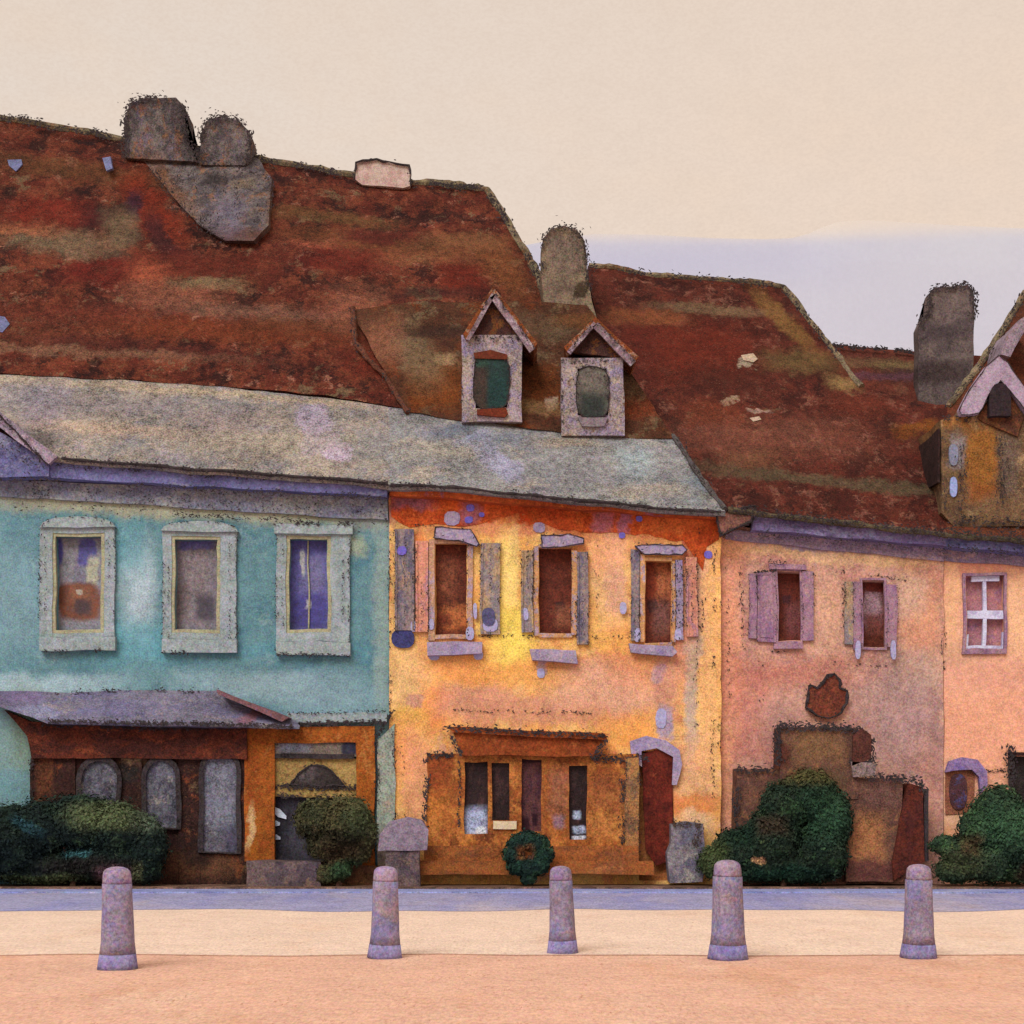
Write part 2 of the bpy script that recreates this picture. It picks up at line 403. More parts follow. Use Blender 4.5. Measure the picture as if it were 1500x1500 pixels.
obj('frieze', bm, [mC2, INK], bh)
# windows
mF = mat('grey_white_frame', (146, 152, 148), mottle=[((160, 160, 168), 3, (1, 1, 1), .45, .6, .7), ((126, 136, 136), 3, (1, 1, 1), .52, .64, .6)], grain=.16, dark=(96, 96, 98), fleck=(186, 190, 192))
mI = mat('cream_inner_frame', (164, 154, 122), grain=.16, dark=(110, 104, 96), fleck=(190, 184, 160))
pB = [mat('window_glass_grey', (134, 126, 132), patches=[(82, 808, 10, 20, (76, 70, 134), .2, 1), (127, 810, 13, 20, (84, 78, 140), .2, 1), (116, 845, 9, 16, (112, 106, 120), .3, .8), (136, 835, 9, 20, (176, 168, 140), .3, .9), (116, 882, 32, 28, (118, 62, 38), .15, .97), (116, 872, 16, 12, (140, 88, 62), .5, .6), (122, 890, 12, 12, (66, 48, 54), .4, .9), (117, 867, 4, 4, (186, 170, 150), .3, .9)], warp=.07, Y=.19, grain=.2, spec=.3, rough=.5),
      mat('window_glass_mauve', (122, 108, 112), patches=[(287, 798, 26, 7, (86, 80, 134), .25, 1), (286, 835, 18, 28, (134, 116, 116), .5, .7), (302, 890, 15, 20, (66, 58, 68), .4, .95), (268, 880, 10, 25, (110, 92, 90), .5, .7)], warp=.07, Y=.19, grain=.24, spec=.3, rough=.5),
      mat('window_glass_violet', (98, 92, 142), patches=[(452, 800, 27, 12, (82, 76, 136), .2, 1), (430, 850, 7, 60, (84, 78, 138), .3, .9), (443, 826, 3.2, 18, (176, 172, 166), .3, .9), (455, 895, 24, 26, (68, 60, 128), .25, .95), (452, 886, 4, 7, (174, 168, 170), .4, .9), (460, 840, 14, 22, (112, 104, 140), .4, .8)], warp=.06, Y=.19, grain=.2, spec=.3, rough=.5)]
for i, ((a, b, c, d), r) in enumerate(win_b):
    bm = BM(); t1, t2 = r[0]-4-a, c-r[2]-4
    bx(bm, a, b+14, r[0]-5, d-20, -.07, .03); bx(bm, r[2]+5, b+14, c, d-20, -.07, .03)
    bx(bm, r[0]-5, b+14, r[2]+5, r[1]-5, -.066, .03); bx(bm, r[0]-5, r[3]+5, r[2]+5, d-20, -.066, .03)
    sketch(bm, [(a, b+14), (a, d), (c, d), (c, b+16)], -.09, 34, 1.3, 1.1, 1, gap=.3)
    sketch(bm, [(a+9, b+26), (a+9, d-22)], -.09, 20, 1.0, 1.0, 1); sketch(bm, [(c-9, b+26), (c-9, d-22)], -.09, 22, 1.0, 1.0, 1)
    w_ = obj('window', bm, [mF, INK], bh)
    bm = BM(); ring(bm, r[0]-5, r[1]-5, r[2]+5, r[3]+5, 5, -.05, .03); obj('inner_frame', bm, mI, w_)
    if i < 2:
        bm = BM(); cx = (a+c)/2; pts = [(a-2, b+14), (c+2, b+14)]+[(cx+(c-a)*.5*math.cos(math.pi*k/10), b+12-14*math.sin(math.pi*k/10)) for k in range(11)]
        prism(bm, pts, -.13, .02); sketch(bm, pts[2:], -.14, 30, 1.4, 1.2, 1)
    else:
        bm = BM(); bx(bm, a-4, b, c+3, b+14, -.13, .02); sketch(bm, [(a-4, b), (c+3, b-2)], -.14, 90, 1.6, 1.3, 1)
    obj('hood', bm, [mF, INK], w_)
    bm = BM(); bx(bm, a-1, d-20, c+1, d, -.14, .02); sketch(bm, [(a-1, d), (c+1, d)], -.15, 55, 1.6, 1.3, 1); obj('sill', bm, [mF, INK], w_)
    pane(w_, r, pB[i], 0)
    bm = BM(); m_ = (r[0]+r[2])/2
    bx(bm, m_-1, r[1], m_+1, r[3], .15, .18)
    if i == 2: obj('glazing_bar', bm, mI if i != 1 else INK2, w_)
# roofs
mR1 = mat('rust_red_roof_tiles', (98, 40, 28), mottle=ROOF_M, Y=3, k=KT, grain=.34, fleck=(176, 128, 108), dark=(56, 30, 28), warp=.24,
  patches=[(90, 195, 160, 20, (108, 66, 38), .6, .8, 8), (200, 270, 24, 90, (130, 44, 24), .45, .9, -32), (225, 330, 14, 60, (60, 26, 30), .5, .85, -28), (170, 262, 10, 30, (58, 30, 46), .5, .9),
           (120, 290, 34, 24, (66, 24, 26), .5, .95), (160, 310, 22, 40, (124, 100, 74), .6, .8, -20), (75, 340, 80, 24, (136, 114, 86), .7, .7, 10), (20, 318, 50, 14, (176, 100, 66), .6, .7), (40, 280, 60, 28, (124, 40, 26), .5, .8),
           (140, 400, 50, 24, (108, 32, 24), .5, .85), (260, 372, 34, 20, (88, 32, 26), .5, .85), (290, 385, 90, 22, (104, 40, 26), .6, .8), (215, 400, 30, 20, (182, 92, 62), .6, .7), (300, 415, 50, 12, (140, 118, 84), .6, .7), (260, 440, 70, 20, (156, 94, 70), .6, .6),
           (450, 330, 40, 10, (190, 96, 70), .6, .7), (470, 270, 90, 14, (112, 76, 44), .6, .8, 6), (560, 320, 140, 18, (116, 70, 40), .6, .7, 4), (600, 350, 80, 14, (150, 92, 58), .6, .6), (500, 360, 60, 24, (108, 34, 24), .5, .8), (680, 385, 40, 30, (112, 36, 22), .5, .85), (740, 370, 24, 60, (136, 78, 42), .6, .8, -30), (550, 310, 60, 12, (92, 30, 26), .5, .8), (690, 310, 60, 16, (132, 84, 52), .6, .8),
           (380, 470, 120, 14, (148, 102, 80), .7, .6, 4), (340, 505, 180, 18, (122, 56, 30), .6, .8, 3), (90, 480, 120, 20, (116, 52, 36), .6, .7), (60, 520, 120, 18, (122, 62, 40), .6, .6), (250, 540, 200, 12, (88, 38, 32), .6, .6, 5), (450, 490, 80, 14, (112, 58, 34), .5, .8), (620, 420, 70, 10, (70, 34, 30), .6, .7, -6), (520, 450, 40, 40, (164, 98, 72), .6, .6), (560, 560, 40, 20, (128, 48, 30), .6, .7), (690, 590, 40, 10, (110, 46, 26), .5, .7),
           (130, 545, 200, 8, (146, 104, 78), .6, .6, 3)])
r1 = roofobj(bh, 'roof', [(-260, 535, 1), (-100, 542, 1), (0, 548, 1), (200, 557, 1), (400, 571, 1), (560, 592, 1), (650, 608, 1), (740, 622, 1), (810, 632, 1), (860, 640, 1)],
  [(-260, 140, 6), (-100, 152, 6), (0, 174, 6), (180, 203, 6), (380, 234, 6), (560, 264, 6), (640, 270, 6), (712, 279, 6), (775, 375, 4.7), (815, 470, 3.3)], mR1, back=11,
  edge=[([(0, 172), (60, 176), (180, 201), (380, 232), (480, 252), (560, 262), (640, 270), (712, 277), (775, 373), (800, 430)], [6, 6, 6, 6, 6, 6, 6, 6, 4.7, 3.9], 100, 2.6)], nv=14)
mRC = mat('mossy_ridge_tiles', (138, 116, 88), mottle=[((92, 78, 62), 3, (1, 1, 1), .45, .6, .8), ((120, 74, 44), 3, (1, 1, 1), .54, .64, .8)], grain=.3, dark=(46, 42, 44), k=KR)
def ridge(parent, pts, r=.09, m=None, name='ridge_tiles', ink=60):
    bm = BM(); ps = []
    for a, b in zip(pts, pts[1:]):
        n = 10; a = P(*a); b = P(*b); ps += [a+(b-a)*i/n for i in range(n)]
    ps.append(P(*pts[-1])); tube(bm, ps, r, 8, 0, .25)
    for a, b in zip(pts, pts[1:]): sketch(bm, [a[:2], b[:2]], min(a[2], b[2])-.25, ink, 3.2, 1.6, 1, gap=.2)
    return obj(name, bm, [m or mRC, INK], parent, w=.045)
ridge(r1, [(-100, 152, 6), (0, 174, 6), (180, 203, 6), (380, 234, 6), (560, 264, 6), (640, 270, 6), (712, 279, 6), (775, 375, 4.7), (805, 440, 3.7)], .09)
# lower grey roof
def lowroof(parent, bot, top, m, name='lower_roof'):
    bm = BM(); strip(bm, bot, top, 8)
    # thickness along the eave
    a = [P(*b) for b in bot]; vs = [bm.verts.new(p+Vector((0, .004, -.004))) for p in a]; vd = [bm.verts.new(p+Vector((0, .05, -.07))) for p in a]
    ve = [bm.verts.new((p.x, 1.2, p.z-.07)) for p in a]
    for i in range(len(a)-1):
        bm.faces.new([vs[i], vd[i], vd[i+1], vs[i+1]]); bm.faces.new([vd[i], ve[i], ve[i+1], vd[i+1]])
    return obj(name, bm, m, parent, w=.04, seg=.4)
mG1 = mat('weathered_grey_roof', (156, 138, 124), Y=.3, patches=[(455, 610, 24, 26, (172, 150, 162), .25, .8, -20), (470, 650, 30, 18, (168, 146, 158), .25, .85), (500, 668, 22, 13, (190, 164, 176), .2, .9), (450, 592, 16, 12, (160, 144, 156), .4, .6), (170, 590, 130, 16, (138, 124, 124), .7, .7), (150, 632, 120, 10, (188, 154, 128), .7, .6, 4), (330, 625, 60, 30, (146, 124, 120), .7, .6), (400, 650, 120, 16, (168, 150, 128), .7, .6), (250, 562, 280, 7, (182, 156, 126), .6, .7, 4), (60, 590, 30, 40, (140, 122, 130), .6, .6), (70, 650, 20, 12, (96, 84, 80), .5, .8), (30, 570, 40, 20, (140, 130, 138), .6, .5)], **GREYROOF)
mG2 = mat('weathered_slate_roof', (146, 138, 132), Y=.3, patches=[(720, 668, 16, 44, (158, 150, 168), .35, .85, -38), (690, 635, 30, 10, (150, 146, 164), .4, .8, -30), (750, 695, 16, 18, (154, 144, 162), .4, .8), (660, 622, 40, 10, (104, 108, 120), .6, .8, -20), (760, 640, 60, 12, (110, 112, 124), .6, .7), (640, 660, 60, 20, (162, 148, 132), .6, .6), (930, 680, 26, 30, (150, 158, 158), .6, .8), (1020, 720, 24, 22, (112, 120, 128), .6, .7, -40), (860, 700, 80, 18, (134, 126, 126), .7, .6), (830, 640, 50, 10, (170, 146, 122), .6, .7), (1040, 735, 20, 10, (120, 112, 100), .6, .8), (950, 725, 60, 10, (170, 150, 130), .6, .6)], **GREYROOF)
lr = lowroof(bh, [(-30, 590, .35), (40, 640, -.2), (78, 670, -.45), (300, 688, -.45), (570, 709, -.45)], [(-260, 538, 1.02), (-30, 549, 1.02), (60, 551, 1.02), (300, 563, 1.02), (570, 595, 1.02)], mG1)
gutter(bh, [(90, 671), (300, 688), (568, 708)], -.48, .028)
mV = mat('lilac_verge', (164, 140, 152), mottle=[((110, 96, 110), 2, (1, 1, 1), .45, .6, .8), ((180, 146, 154), 2, (1, 1, 1), .55, .66, .8)], grain=.25, dark=(50, 46, 56))
bm = BM(); quadbox(bm, [(-60, 556), (-60, 580), (72, 680), (84, 668)], -.52, -.40); pencil(bm, [(-20, 590), (25, 632), (70, 682)], -.54, 1.2, 1, 70); obj('verge_board', bm, [mV, INK], bh)
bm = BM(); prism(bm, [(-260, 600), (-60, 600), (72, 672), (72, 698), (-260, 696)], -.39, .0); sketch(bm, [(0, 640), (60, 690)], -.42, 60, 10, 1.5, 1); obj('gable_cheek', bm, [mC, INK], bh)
# chimneys
mCh = mat('grey_brown_chimney', (116, 102, 98), Y=4, k=KCH, mottle=[((78, 68, 70), 2.6, (1, 1, .7), .45, .57, .85), ((134, 92, 68), 3.4, (1.3, 1, .6), .52, .62, .85), ((100, 90, 108), 3.4, (1.5, 1, .5), .56, .64, .6)], grain=.34, fleck=(160, 140, 122), dark=(50, 44, 48), patches=[(225, 258, 22, 60, (130, 84, 58), .7, .8, -35), (345, 350, 60, 14, (90, 52, 40), .8, .85), (396, 290, 10, 60, (120, 80, 58), .7, .7), (300, 232, 16, 12, (50, 42, 42), .6, .9), (330, 310, 24, 40, (112, 102, 118), .6, .6), (345, 240, 18, 10, (146, 124, 100), .6, .6)])
bm = BM(); tprism(bm, [(200, 222), (262, 214), (330, 220), (380, 232), (398, 262), (392, 330), (372, 352), (330, 352), (292, 330), (250, 285)], (563, 1.0), (214, 6.0), .10, .9)
sketch(bm, [(205, 225), (250, 285), (292, 332), (330, 354)], 3.55, 60, 3, 1.5, 1); sketch(bm, [(300, 234), (398, 262), (394, 335)], 3.6, 50, 3, 1.5, 1)
for _ in range(26):
    x = random.uniform(250, 385); y = random.uniform(240, 320); sketch(bm, [(x, y), (x+random.uniform(-10, 10), y+30)], 3.9, 26, 2, 1.2, 1)
ch = obj('chimney', bm, [mCh, INK], r1)
for pts in ([(184, 232), (180, 176), (190, 152), (215, 144), (258, 142), (270, 156), (273, 205), (290, 236)], [(294, 240), (293, 196), (304, 176), (325, 170), (350, 176), (366, 194), (366, 226), (360, 242)]):
    bm = BM(); prism(bm, pts, 5.36, 6.3); sketch(bm, pts, 5.3, 110, 3, 1.6, 1, gap=.1); sketch(bm, pts[1:-1], 5.3, 60, 6, 1.2, 1)
    obj('chimney_stack', bm, [mCh, INK], r1)
mP = mat('pale_pink_chimney', (196, 166, 152), mottle=[((176, 136, 126), 3, (1, 1, 1), .45, .6, .7)], grain=.14, dark=(120, 90, 84), Y=6)
bm = BM(); pts = [(520, 262), (521, 238), (552, 234), (580, 237), (600, 243), (601, 272), (590, 275), (530, 270)]
prism(bm, pts, 5.7, 6.6); pencil(bm, [(520, 250), (521, 238), (552, 233), (580, 238), (599, 242), (602, 256), (602, 270)], 5.66, 1.4, 1, 12); obj('chimney', bm, [mP, INK], r1)
mCb = mat('beige_chimney', (142, 120, 98), Y=3, k=KCH, mottle=[((112, 92, 80), 2, (1, 1, 1), .42, .6, .8), ((160, 138, 108), 2.2, (1, 1, 1), .55, .66, .8)], grain=.28, fleck=(182, 160, 126), dark=(60, 50, 44), patches=[(853, 427, 9, 11, (66, 50, 36), .3, .95), (828, 372, 22, 22, (128, 108, 98), .5, .6), (782, 435, 12, 14, (74, 36, 26), .5, .9)])
bm = BM(); pts = [(800, 475), (792, 400), (794, 350), (806, 336), (826, 331), (846, 337), (857, 352), (860, 392), (868, 440), (876, 475)]
prism(bm, pts, 2.95, 3.9); sketch(bm, pts[1:-1], 2.9, 90, 2.4, 1.5, 1, gap=.1); sketch(bm, pts[1:-1], 2.55, 40, 6, 1.2, 1); obj('chimney', bm, [mCb, INK], r1)
# skylights
mSk = mat('blue_grey_skylight', (104, 104, 136), grain=.2, rough=.5)
for pts, Y in (([(12, 235), (32, 234), (33, 242), (24, 251), (14, 243)], 5.25), ([(150, 232), (163, 230), (166, 246), (156, 250)], 5.3), ([(-6, 462), (6, 464), (14, 474), (4, 486), (-6, 484)], 2.2)):
    bm = BM(); tprism(bm, pts, (550, 1.0), (176, 6.0), .03, .1); obj('skylight', bm, mSk, r1)
# ---- shopfront
mWf = mat('red_brown_fascia_board', (94, 42, 28), mottle=[((62, 32, 28), 2, (.5, 1, 2), .44, .58, .85), ((126, 62, 38), 3, (.5, 1, 2), .56, .66, .8)], grain=.3, fleck=(140, 96, 64), dark=(36, 26, 26))
mWd = mat('dark_red_brown_wood', (52, 31, 27), mottle=[((56, 32, 28), 1.6, (1, 1, 1), .42, .58, .85), ((120, 62, 36), 2.2, (1, 1, 1), .56, .66, .8), ((110, 84, 60), 3, (1, 1, 1), .60, .70, .7)], grain=.32, fleck=(140, 96, 64), dark=(26, 22, 24),
  patches=[(180, 1088, 150, 10, (108, 46, 26), .5, .8), (195, 1107, 14, 9, (150, 116, 88), .6, .7), (335, 1110, 20, 40, (36, 30, 28), .5, .9), (192, 1135, 14, 16, (40, 36, 34), .5, .8), (300, 1265, 50, 20, (104, 66, 44), .6, .7), (290, 1250, 22, 20, (40, 26, 24), .5, .8), (65, 1140, 12, 30, (104, 58, 36), .5, .7)])
bm = BM(); prism(bm, [(6, 1040), (44, 1058), (362, 1062), (362, 1112), (46, 1110), (40, 1078)], -.20, -.01); sketch(bm, [(46, 1060), (200, 1066), (362, 1064)], -.22, 120, 2, 1.6, 1, gap=.1); obj('fascia', bm, [mWf, INK], bh)
bm = BM()
for a, b, c, d in ((45, 1110, 110, 1296), (176, 1110, 208, 1296), (262, 1110, 294, 1296), (350, 1112, 364, 1298)): bx(bm, a, b, c, d, -.10, -.004)
bx(bm, 47, 1108, 362, 1297, -.045, -.006)
for a, b, c, d in ((110, 1240, 176, 1296), (208, 1240, 262, 1296), (294, 1252, 350, 1296)): bx(bm, a, b, c, d, -.09, -.004)
sketch(bm, [(47, 1112), (48, 1180)], -.12, 90, 2, 1.7, 1, gap=0); obj('shopfront', bm, [mWd, INK], bh)
mAr = mat('grey_arched_glass', (98, 92, 100), mottle=[((62, 58, 70), 4, (1, 1, 1), .45, .58, .85), ((146, 132, 122), 5, (1, 1, 1), .56, .66, .7)], grain=.3, fleck=(168, 158, 156), dark=(60, 54, 58), rough=.5, patches=[(322, 1150, 22, 60, (126, 122, 132), .6, .6), (318, 1235, 18, 14, (100, 90, 96), .6, .7), (342, 1230, 12, 24, (62, 56, 72), .5, .8)])
for r in ((114, 1112, 174, 1200), (210, 1112, 262, 1215), (294, 1102, 350, 1250)):
    a, b, c, d = r; bm = BM(); outer = arch(a-3, b-5, c+3, d); inner = arch(a+4, b+3, c-4, d-2)
    n = len(outer); fo = [bm.verts.new(P(x, y, -.16)) for x, y in outer]; fi = [bm.verts.new(P(x, y, -.16)) for x, y in inner]
    bo = [bm.verts.new(P(x, y, -.05)) for x, y in outer]; bi = [bm.verts.new(P(x, y, -.05)) for x, y in inner]
    for i in range(n):
        j = (i+1) % n
        bm.faces.new([fo[i], fo[j], fi[j], fi[i]]); bm.faces.new([fo[i], bo[i], bo[j], fo[j]]); bm.faces.new([fi[i], fi[j], bi[j], bi[i]])
    w_ = obj('arched_window', bm, INK, bh, w=.03)
    poly(w_, 'pane', arch(a, b, c, d), mAr, -.10, -.06)
# canopy above shopfront
mCa = mat('lavender_grey_canopy', (110, 101, 114), mottle=[((100, 92, 118), 1.4, (.6, 1, 2), .45, .6, .8), ((140, 124, 116), 1.8, (.6, 1, 2), .54, .66, .8)], grain=.26, fleck=(150, 140, 150), dark=(64, 60, 70), patches=[(30, 1022, 30, 12, (112, 92, 124), .5, .7), (390, 1040, 40, 8, (128, 76, 80), .4, .8, -28), (60, 1045, 30, 8, (132, 130, 156), .5, .6)])
bm = BM(); t0 = [(-40, 1012), (100, 1013), (320, 1012), (360, 1030), (430, 1053)]; b0 = [(-20, 1024), (70, 1056), (250, 1060), (380, 1062), (440, 1062)]
ct = [bm.verts.new(P(x, y, -.02)) for x, y in t0]; cb = [bm.verts.new(P(x, y, -.55)) for x, y in b0]; cc = [bm.verts.new(P(x, y, -.55)+Vector((0, 0, -.05))) for x, y in b0]; cd = [bm.verts.new(Vector((P(x, y, -.55).x, -.02, P(x, y, -.55).z-.05))) for x, y in b0]
for i in range(4):
    for A, B in ((ct, cb), (cb, cc), (cc, cd)): bm.faces.new([A[i], B[i], B[i+1], A[i+1]])
sketch(bm, [(70, 1056), (250, 1060), (430, 1063)], -.58, 130, 1.8, 1.7, 1, gap=0); sketch(bm, [(80, 1013), (320, 1012)], -.06, 60, 2, 1.3, 1)
obj('canopy', bm, [mCa, INK], bh)
mRs = mat('rust_trim', (116, 78, 78), grain=.25, mottle=[((112, 80, 112), 3, (1, 1, 1), .52, .62, .8)])
bm = BM(); quadbox(bm, [(318, 1010), (320, 1017), (412, 1056), (422, 1050)], -.57, -.10); obj('canopy_edge', bm, mRs, bh)
bm = BM(); bx(bm, 420, 1044, 566, 1058, -.16, .0); sketch(bm, [(425, 1060), (566, 1058)], -.18, 130, 2, 1.7, 1, gap=0); sketch(bm, [(420, 1044), (566, 1042)], -.18, 50, 1.5, 1.2, 1); obj('string_course', bm, [mF, INK], bh)
# orange door surround
mO = mat('ochre_orange_timber', (156, 82, 30), mottle=[((134, 64, 24), 1.8, (1, 1, .6), .45, .6, .8), ((176, 112, 56), 2.4, (1, 1, .6), .56, .66, .7)], grain=.24, fleck=(180, 130, 76), dark=(86, 44, 26), patches=[(372, 1140, 12, 45, (138, 66, 26), .5, .6), (375, 1225, 10, 30, (150, 84, 26), .5, .6), (368, 1210, 6, 30, (200, 160, 110), .4, .8)])
bm = BM(); bx(bm, 358, 1064, 402, 1262, -.14, -.003); bx(bm, 522, 1064, 549, 1190, -.14, -.003); bx(bm, 402, 1064, 522, 1088, -.137, -.003); bx(bm, 530, 1190, 549, 1280, -.12, -.003)
ds = obj('door_surround', bm, mO, bh)
mTr = mat('grey_transom', (118, 100, 88), patches=[(432, 1097, 20, 7, (136, 136, 150), .5, .8), (513, 1097, 12, 9, (40, 40, 58), .2, .95)], warp=.06, grain=.3, dark=(70, 56, 50))
plank(ds, 'transom', (402, 1088, 526, 1108), mTr, -.09, -.003, 0)
plank(ds, 'transom_bar', (402, 1104, 518, 1111), INK, -.13, -.003, 0)
mCr = mat('tan_door_panel', (160, 126, 74), grain=.24, mottle=[((136, 100, 56), 3, (1, 1, 1), .5, .62, .8)], dark=(96, 70, 46))
bm = BM(); bx(bm, 402, 1111, 522, 1168, -.05, -.003); sketch(bm, [(402, 1153), (522, 1153)], -.07, 150, 2, 1.7, 1, gap=-.2); sketch(bm, [(405, 1167), (520, 1166)], -.07, 90, 2, 1.6, 1); obj('door_panel', bm, [mCr, INK], ds)
mLu = mat('dark_lunette_glass', (50, 40, 38), patches=[(445, 1132, 14, 12, (98, 84, 84), .6, .6)], grain=.35, rough=.4)
pts = [(423+82*i/10, 1150-30*math.sin(math.pi*i/10)) for i in range(11)]
poly(ds, 'fanlight', pts, mLu, -.07, -.04, ink=40, inkr=1.3)
mD1 = mat('dark_blue_grey_door', (66, 60, 66), patches=[(408, 1190, 13, 7, (206, 212, 224), .18, .95, -38), (403, 1205, 6, 4, (196, 202, 220), .2, .95), (405, 1226, 6, 4, (196, 202, 220), .2, .95)], warp=.05, Y=.1, grain=.25, mottle=[((46, 40, 46), 3, (1, 1, 1), .45, .6, .8)])
mD1 = mat('dark_blue_grey_door', (66, 60, 66), grain=.25, mottle=[((46, 40, 46), 3, (1, 1, 1), .45, .6, .8)])
bm = BM(); bx(bm, 402, 1168, 522, 1270, .06, .12); dr = obj('door', bm, mD1, bh)
mWh = mat('white_highlight', (206, 208, 216), grain=.08)  # white highlights on the door, built as thin pale pieces
for pts in ([(399, 1182), (410, 1186), (420, 1196), (420, 1201), (408, 1197), (400, 1190)], [(399, 1206), (405, 1202), (411, 1206), (410, 1210), (401, 1211)], [(400, 1228), (404, 1223), (411, 1227), (411, 1230), (401, 1231)]):
    poly(dr, 'door_highlight', pts, mWh, .02, .058)
mSt = mat('mauve_grey_step', (104, 82, 78), mottle=[((76, 62, 68), 2.4, (1, 1, 1), .45, .6, .8), ((128, 96, 76), 3, (1, 1, 1), .56, .66, .7)], grain=.3, dark=(52, 40, 42))
bm = BM(); bx(bm, 362, 1262, 470, 1300, -.75, -.02); obj('doorstep', bm, mSt, bh)
bm = BM(); bx(bm, 470, 1268, 568, 1300, -.30, -.02); obj('plinth', bm, mat('brown_plinth', (124, 84, 56), grain=.32, mottle=[((90, 60, 46), 2, (1, 1, 1), .45, .6, .8)], dark=(60, 44, 40)), bh)
bm = BM(); quadbox(bm, [(553, 1085), (553, 1290), (578, 1290), (578, 1060)], -.10, -.062); sketch(bm, [(551, 1070), (553, 1180)], -.13, 60, 2, 1.3, 1); sketch(bm, [(578, 1070), (580, 1240)], -.13, 40, 2, 1.3, 1)
sketch(bm, [(552, 1080), (566, 1056), (575, 1040)], -.13, 90, 1.5, 1.6, 1, gap=0)
obj('downpipe', bm, [mat('pale_green_grey_pipe', (150, 152, 136), grain=.24, mottle=[((168, 140, 120), 2.4, (1, 1, 1), .5, .62, .7)], dark=(100, 96, 90)), INK], bh)

# ================================================================== YELLOW HOUSE
yh = thing('orange_house', 'glowing yellow orange house in the middle with open lavender shutters and two roof dormers', 'house', P(810, 1301, 0))
YY = -.06
mY = mat('yellow_orange_plaster', (236, 166, 92), Y=YY, mottle=[((240, 188, 112), 1.3, (1, 1, 1), .46, .58, .8), ((216, 130, 84), 1.7, (1, 1, 1), .52, .62, .75), ((214, 158, 130), 1.9, (1, 1, 1), .57, .66, .7)],
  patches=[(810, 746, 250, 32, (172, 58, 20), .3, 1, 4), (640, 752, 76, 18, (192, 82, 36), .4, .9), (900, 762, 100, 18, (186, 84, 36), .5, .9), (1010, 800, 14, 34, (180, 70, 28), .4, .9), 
           (575, 745, 8, 25, (110, 80, 90), .6, .7), (660, 720, 26, 6, (140, 112, 140), .3, .7), (690, 745, 18, 22, (166, 92, 84), .4, .8), (885, 760, 16, 20, (166, 96, 92), .4, .7), (915, 755, 7, 26, (160, 98, 108), .4, .8), (930, 730, 90, 6, (170, 96, 84), .5, .6),
           (664, 778, 70, 10, (206, 136, 88), .5, .8, 3), (760, 776, 60, 9, (210, 130, 92), .5, .8), (910, 785, 70, 10, (212, 140, 90), .5, .8, 3), (900, 850, 10, 66, (196, 158, 140), .5, .8), (875, 880, 12, 60, (206, 164, 112), .5, .8), (752, 830, 9, 60, (212, 170, 120), .5, .7), (1030, 850, 9, 90, (200, 150, 138), .5, .8), (1012, 1000, 9, 110, (192, 166, 150), .5, .8), (585, 850, 12, 90, (196, 156, 100), .5, .8), (618, 840, 9, 50, (214, 116, 58), .5, .85), (622, 905, 10, 24, (190, 140, 110), .5, .8), (700, 940, 30, 9, (206, 120, 66), .5, .85), (890, 815, 26, 26, (226, 152, 112), .5, .85), (905, 870, 12, 30, (196, 138, 128), .5, .85), (860, 900, 18, 40, (214, 150, 84), .5, .8), (735, 905, 9, 40, (214, 168, 90), .5, .8), (1004, 960, 16, 40, (216, 134, 82), .5, .8), (650, 1000, 30, 14, (236, 184, 112), .5, .85), (720, 975, 40, 10, (214, 128, 70), .5, .8), (900, 1040, 26, 16, (232, 150, 78), .5, .9), (590, 985, 14, 20, (204, 160, 112), .5, .8), (930, 1010, 60, 40, (216, 154, 126), .6, .8), (690, 990, 50, 16, (226, 140, 74), .5, .8), (590, 1020, 16, 50, (222, 180, 118), .5, .7), (880, 920, 50, 18, (236, 176, 96), .5, .7), (820, 970, 50, 10, (222, 126, 64), .5, .8), (745, 850, 16, 70, (242, 200, 110), .6, .8), (745, 930, 34, 44, (248, 208, 96), .7, 1), (745, 835, 14, 40, (246, 206, 120), .6, .9), (660, 960, 60, 30, (228, 146, 84), .6, .6), (590, 960, 20, 60, (236, 186, 110), .6, .7), (600, 1000, 26, 60, (226, 170, 116), .6, .6), (640, 1040, 28, 34, (226, 126, 58), .5, .8, 20), (600, 1060, 24, 22, (232, 178, 72), .5, .8), (590, 1100, 26, 50, (226, 134, 80), .5, .6),
           (700, 1026, 60, 22, (208, 140, 112), .5, .9), (790, 1042, 120, 20, (206, 140, 108), .5, .95), (870, 1000, 66, 36, (216, 156, 126), .5, .9), (760, 985, 70, 18, (236, 158, 84), .6, .7), (900, 860, 20, 60, (224, 164, 116), .6, .6), (930, 960, 40, 40, (220, 134, 80), .6, .6), (975, 1010, 14, 80, (196, 130, 110), .5, .6), (920, 1070, 40, 26, (236, 152, 74), .5, .7), (1000, 900, 14, 90, (214, 140, 118), .5, .7), (1015, 960, 10, 120, (188, 158, 134), .5, .7), (1040, 1000, 12, 250, (238, 174, 112), .5, .8), (1000, 1140, 40, 60, (222, 158, 116), .6, .7), (1010, 1180, 50, 16, (214, 122, 62), .5, .8), (612, 1150, 20, 80, (224, 150, 112), .6, .7), (975, 1060, 10, 22, (160, 146, 170), .4, .8), (605, 1028, 12, 9, (196, 136, 116), .3, .8), (965, 985, 8, 14, (176, 136, 146), .4, .7), (795, 970, 6, 16, (176, 148, 160), .4, .7), (880, 940, 60, 12, (238, 168, 84), .6, .6), (1020, 1200, 20, 10, (230, 190, 150), .5, .6)],
  grain=.2, fleck=(240, 200, 140), dark=(176, 104, 84))
ow = [(638, 796, 684, 930), (790, 802, 838, 928), (946, 822, 984, 942)]
oy = ow+[(680, 1116, 714, 1222), (720, 1118, 746, 1202), (764, 1112, 793, 1218), (834, 1122, 860, 1230), (936, 1100, 986, 1290)]
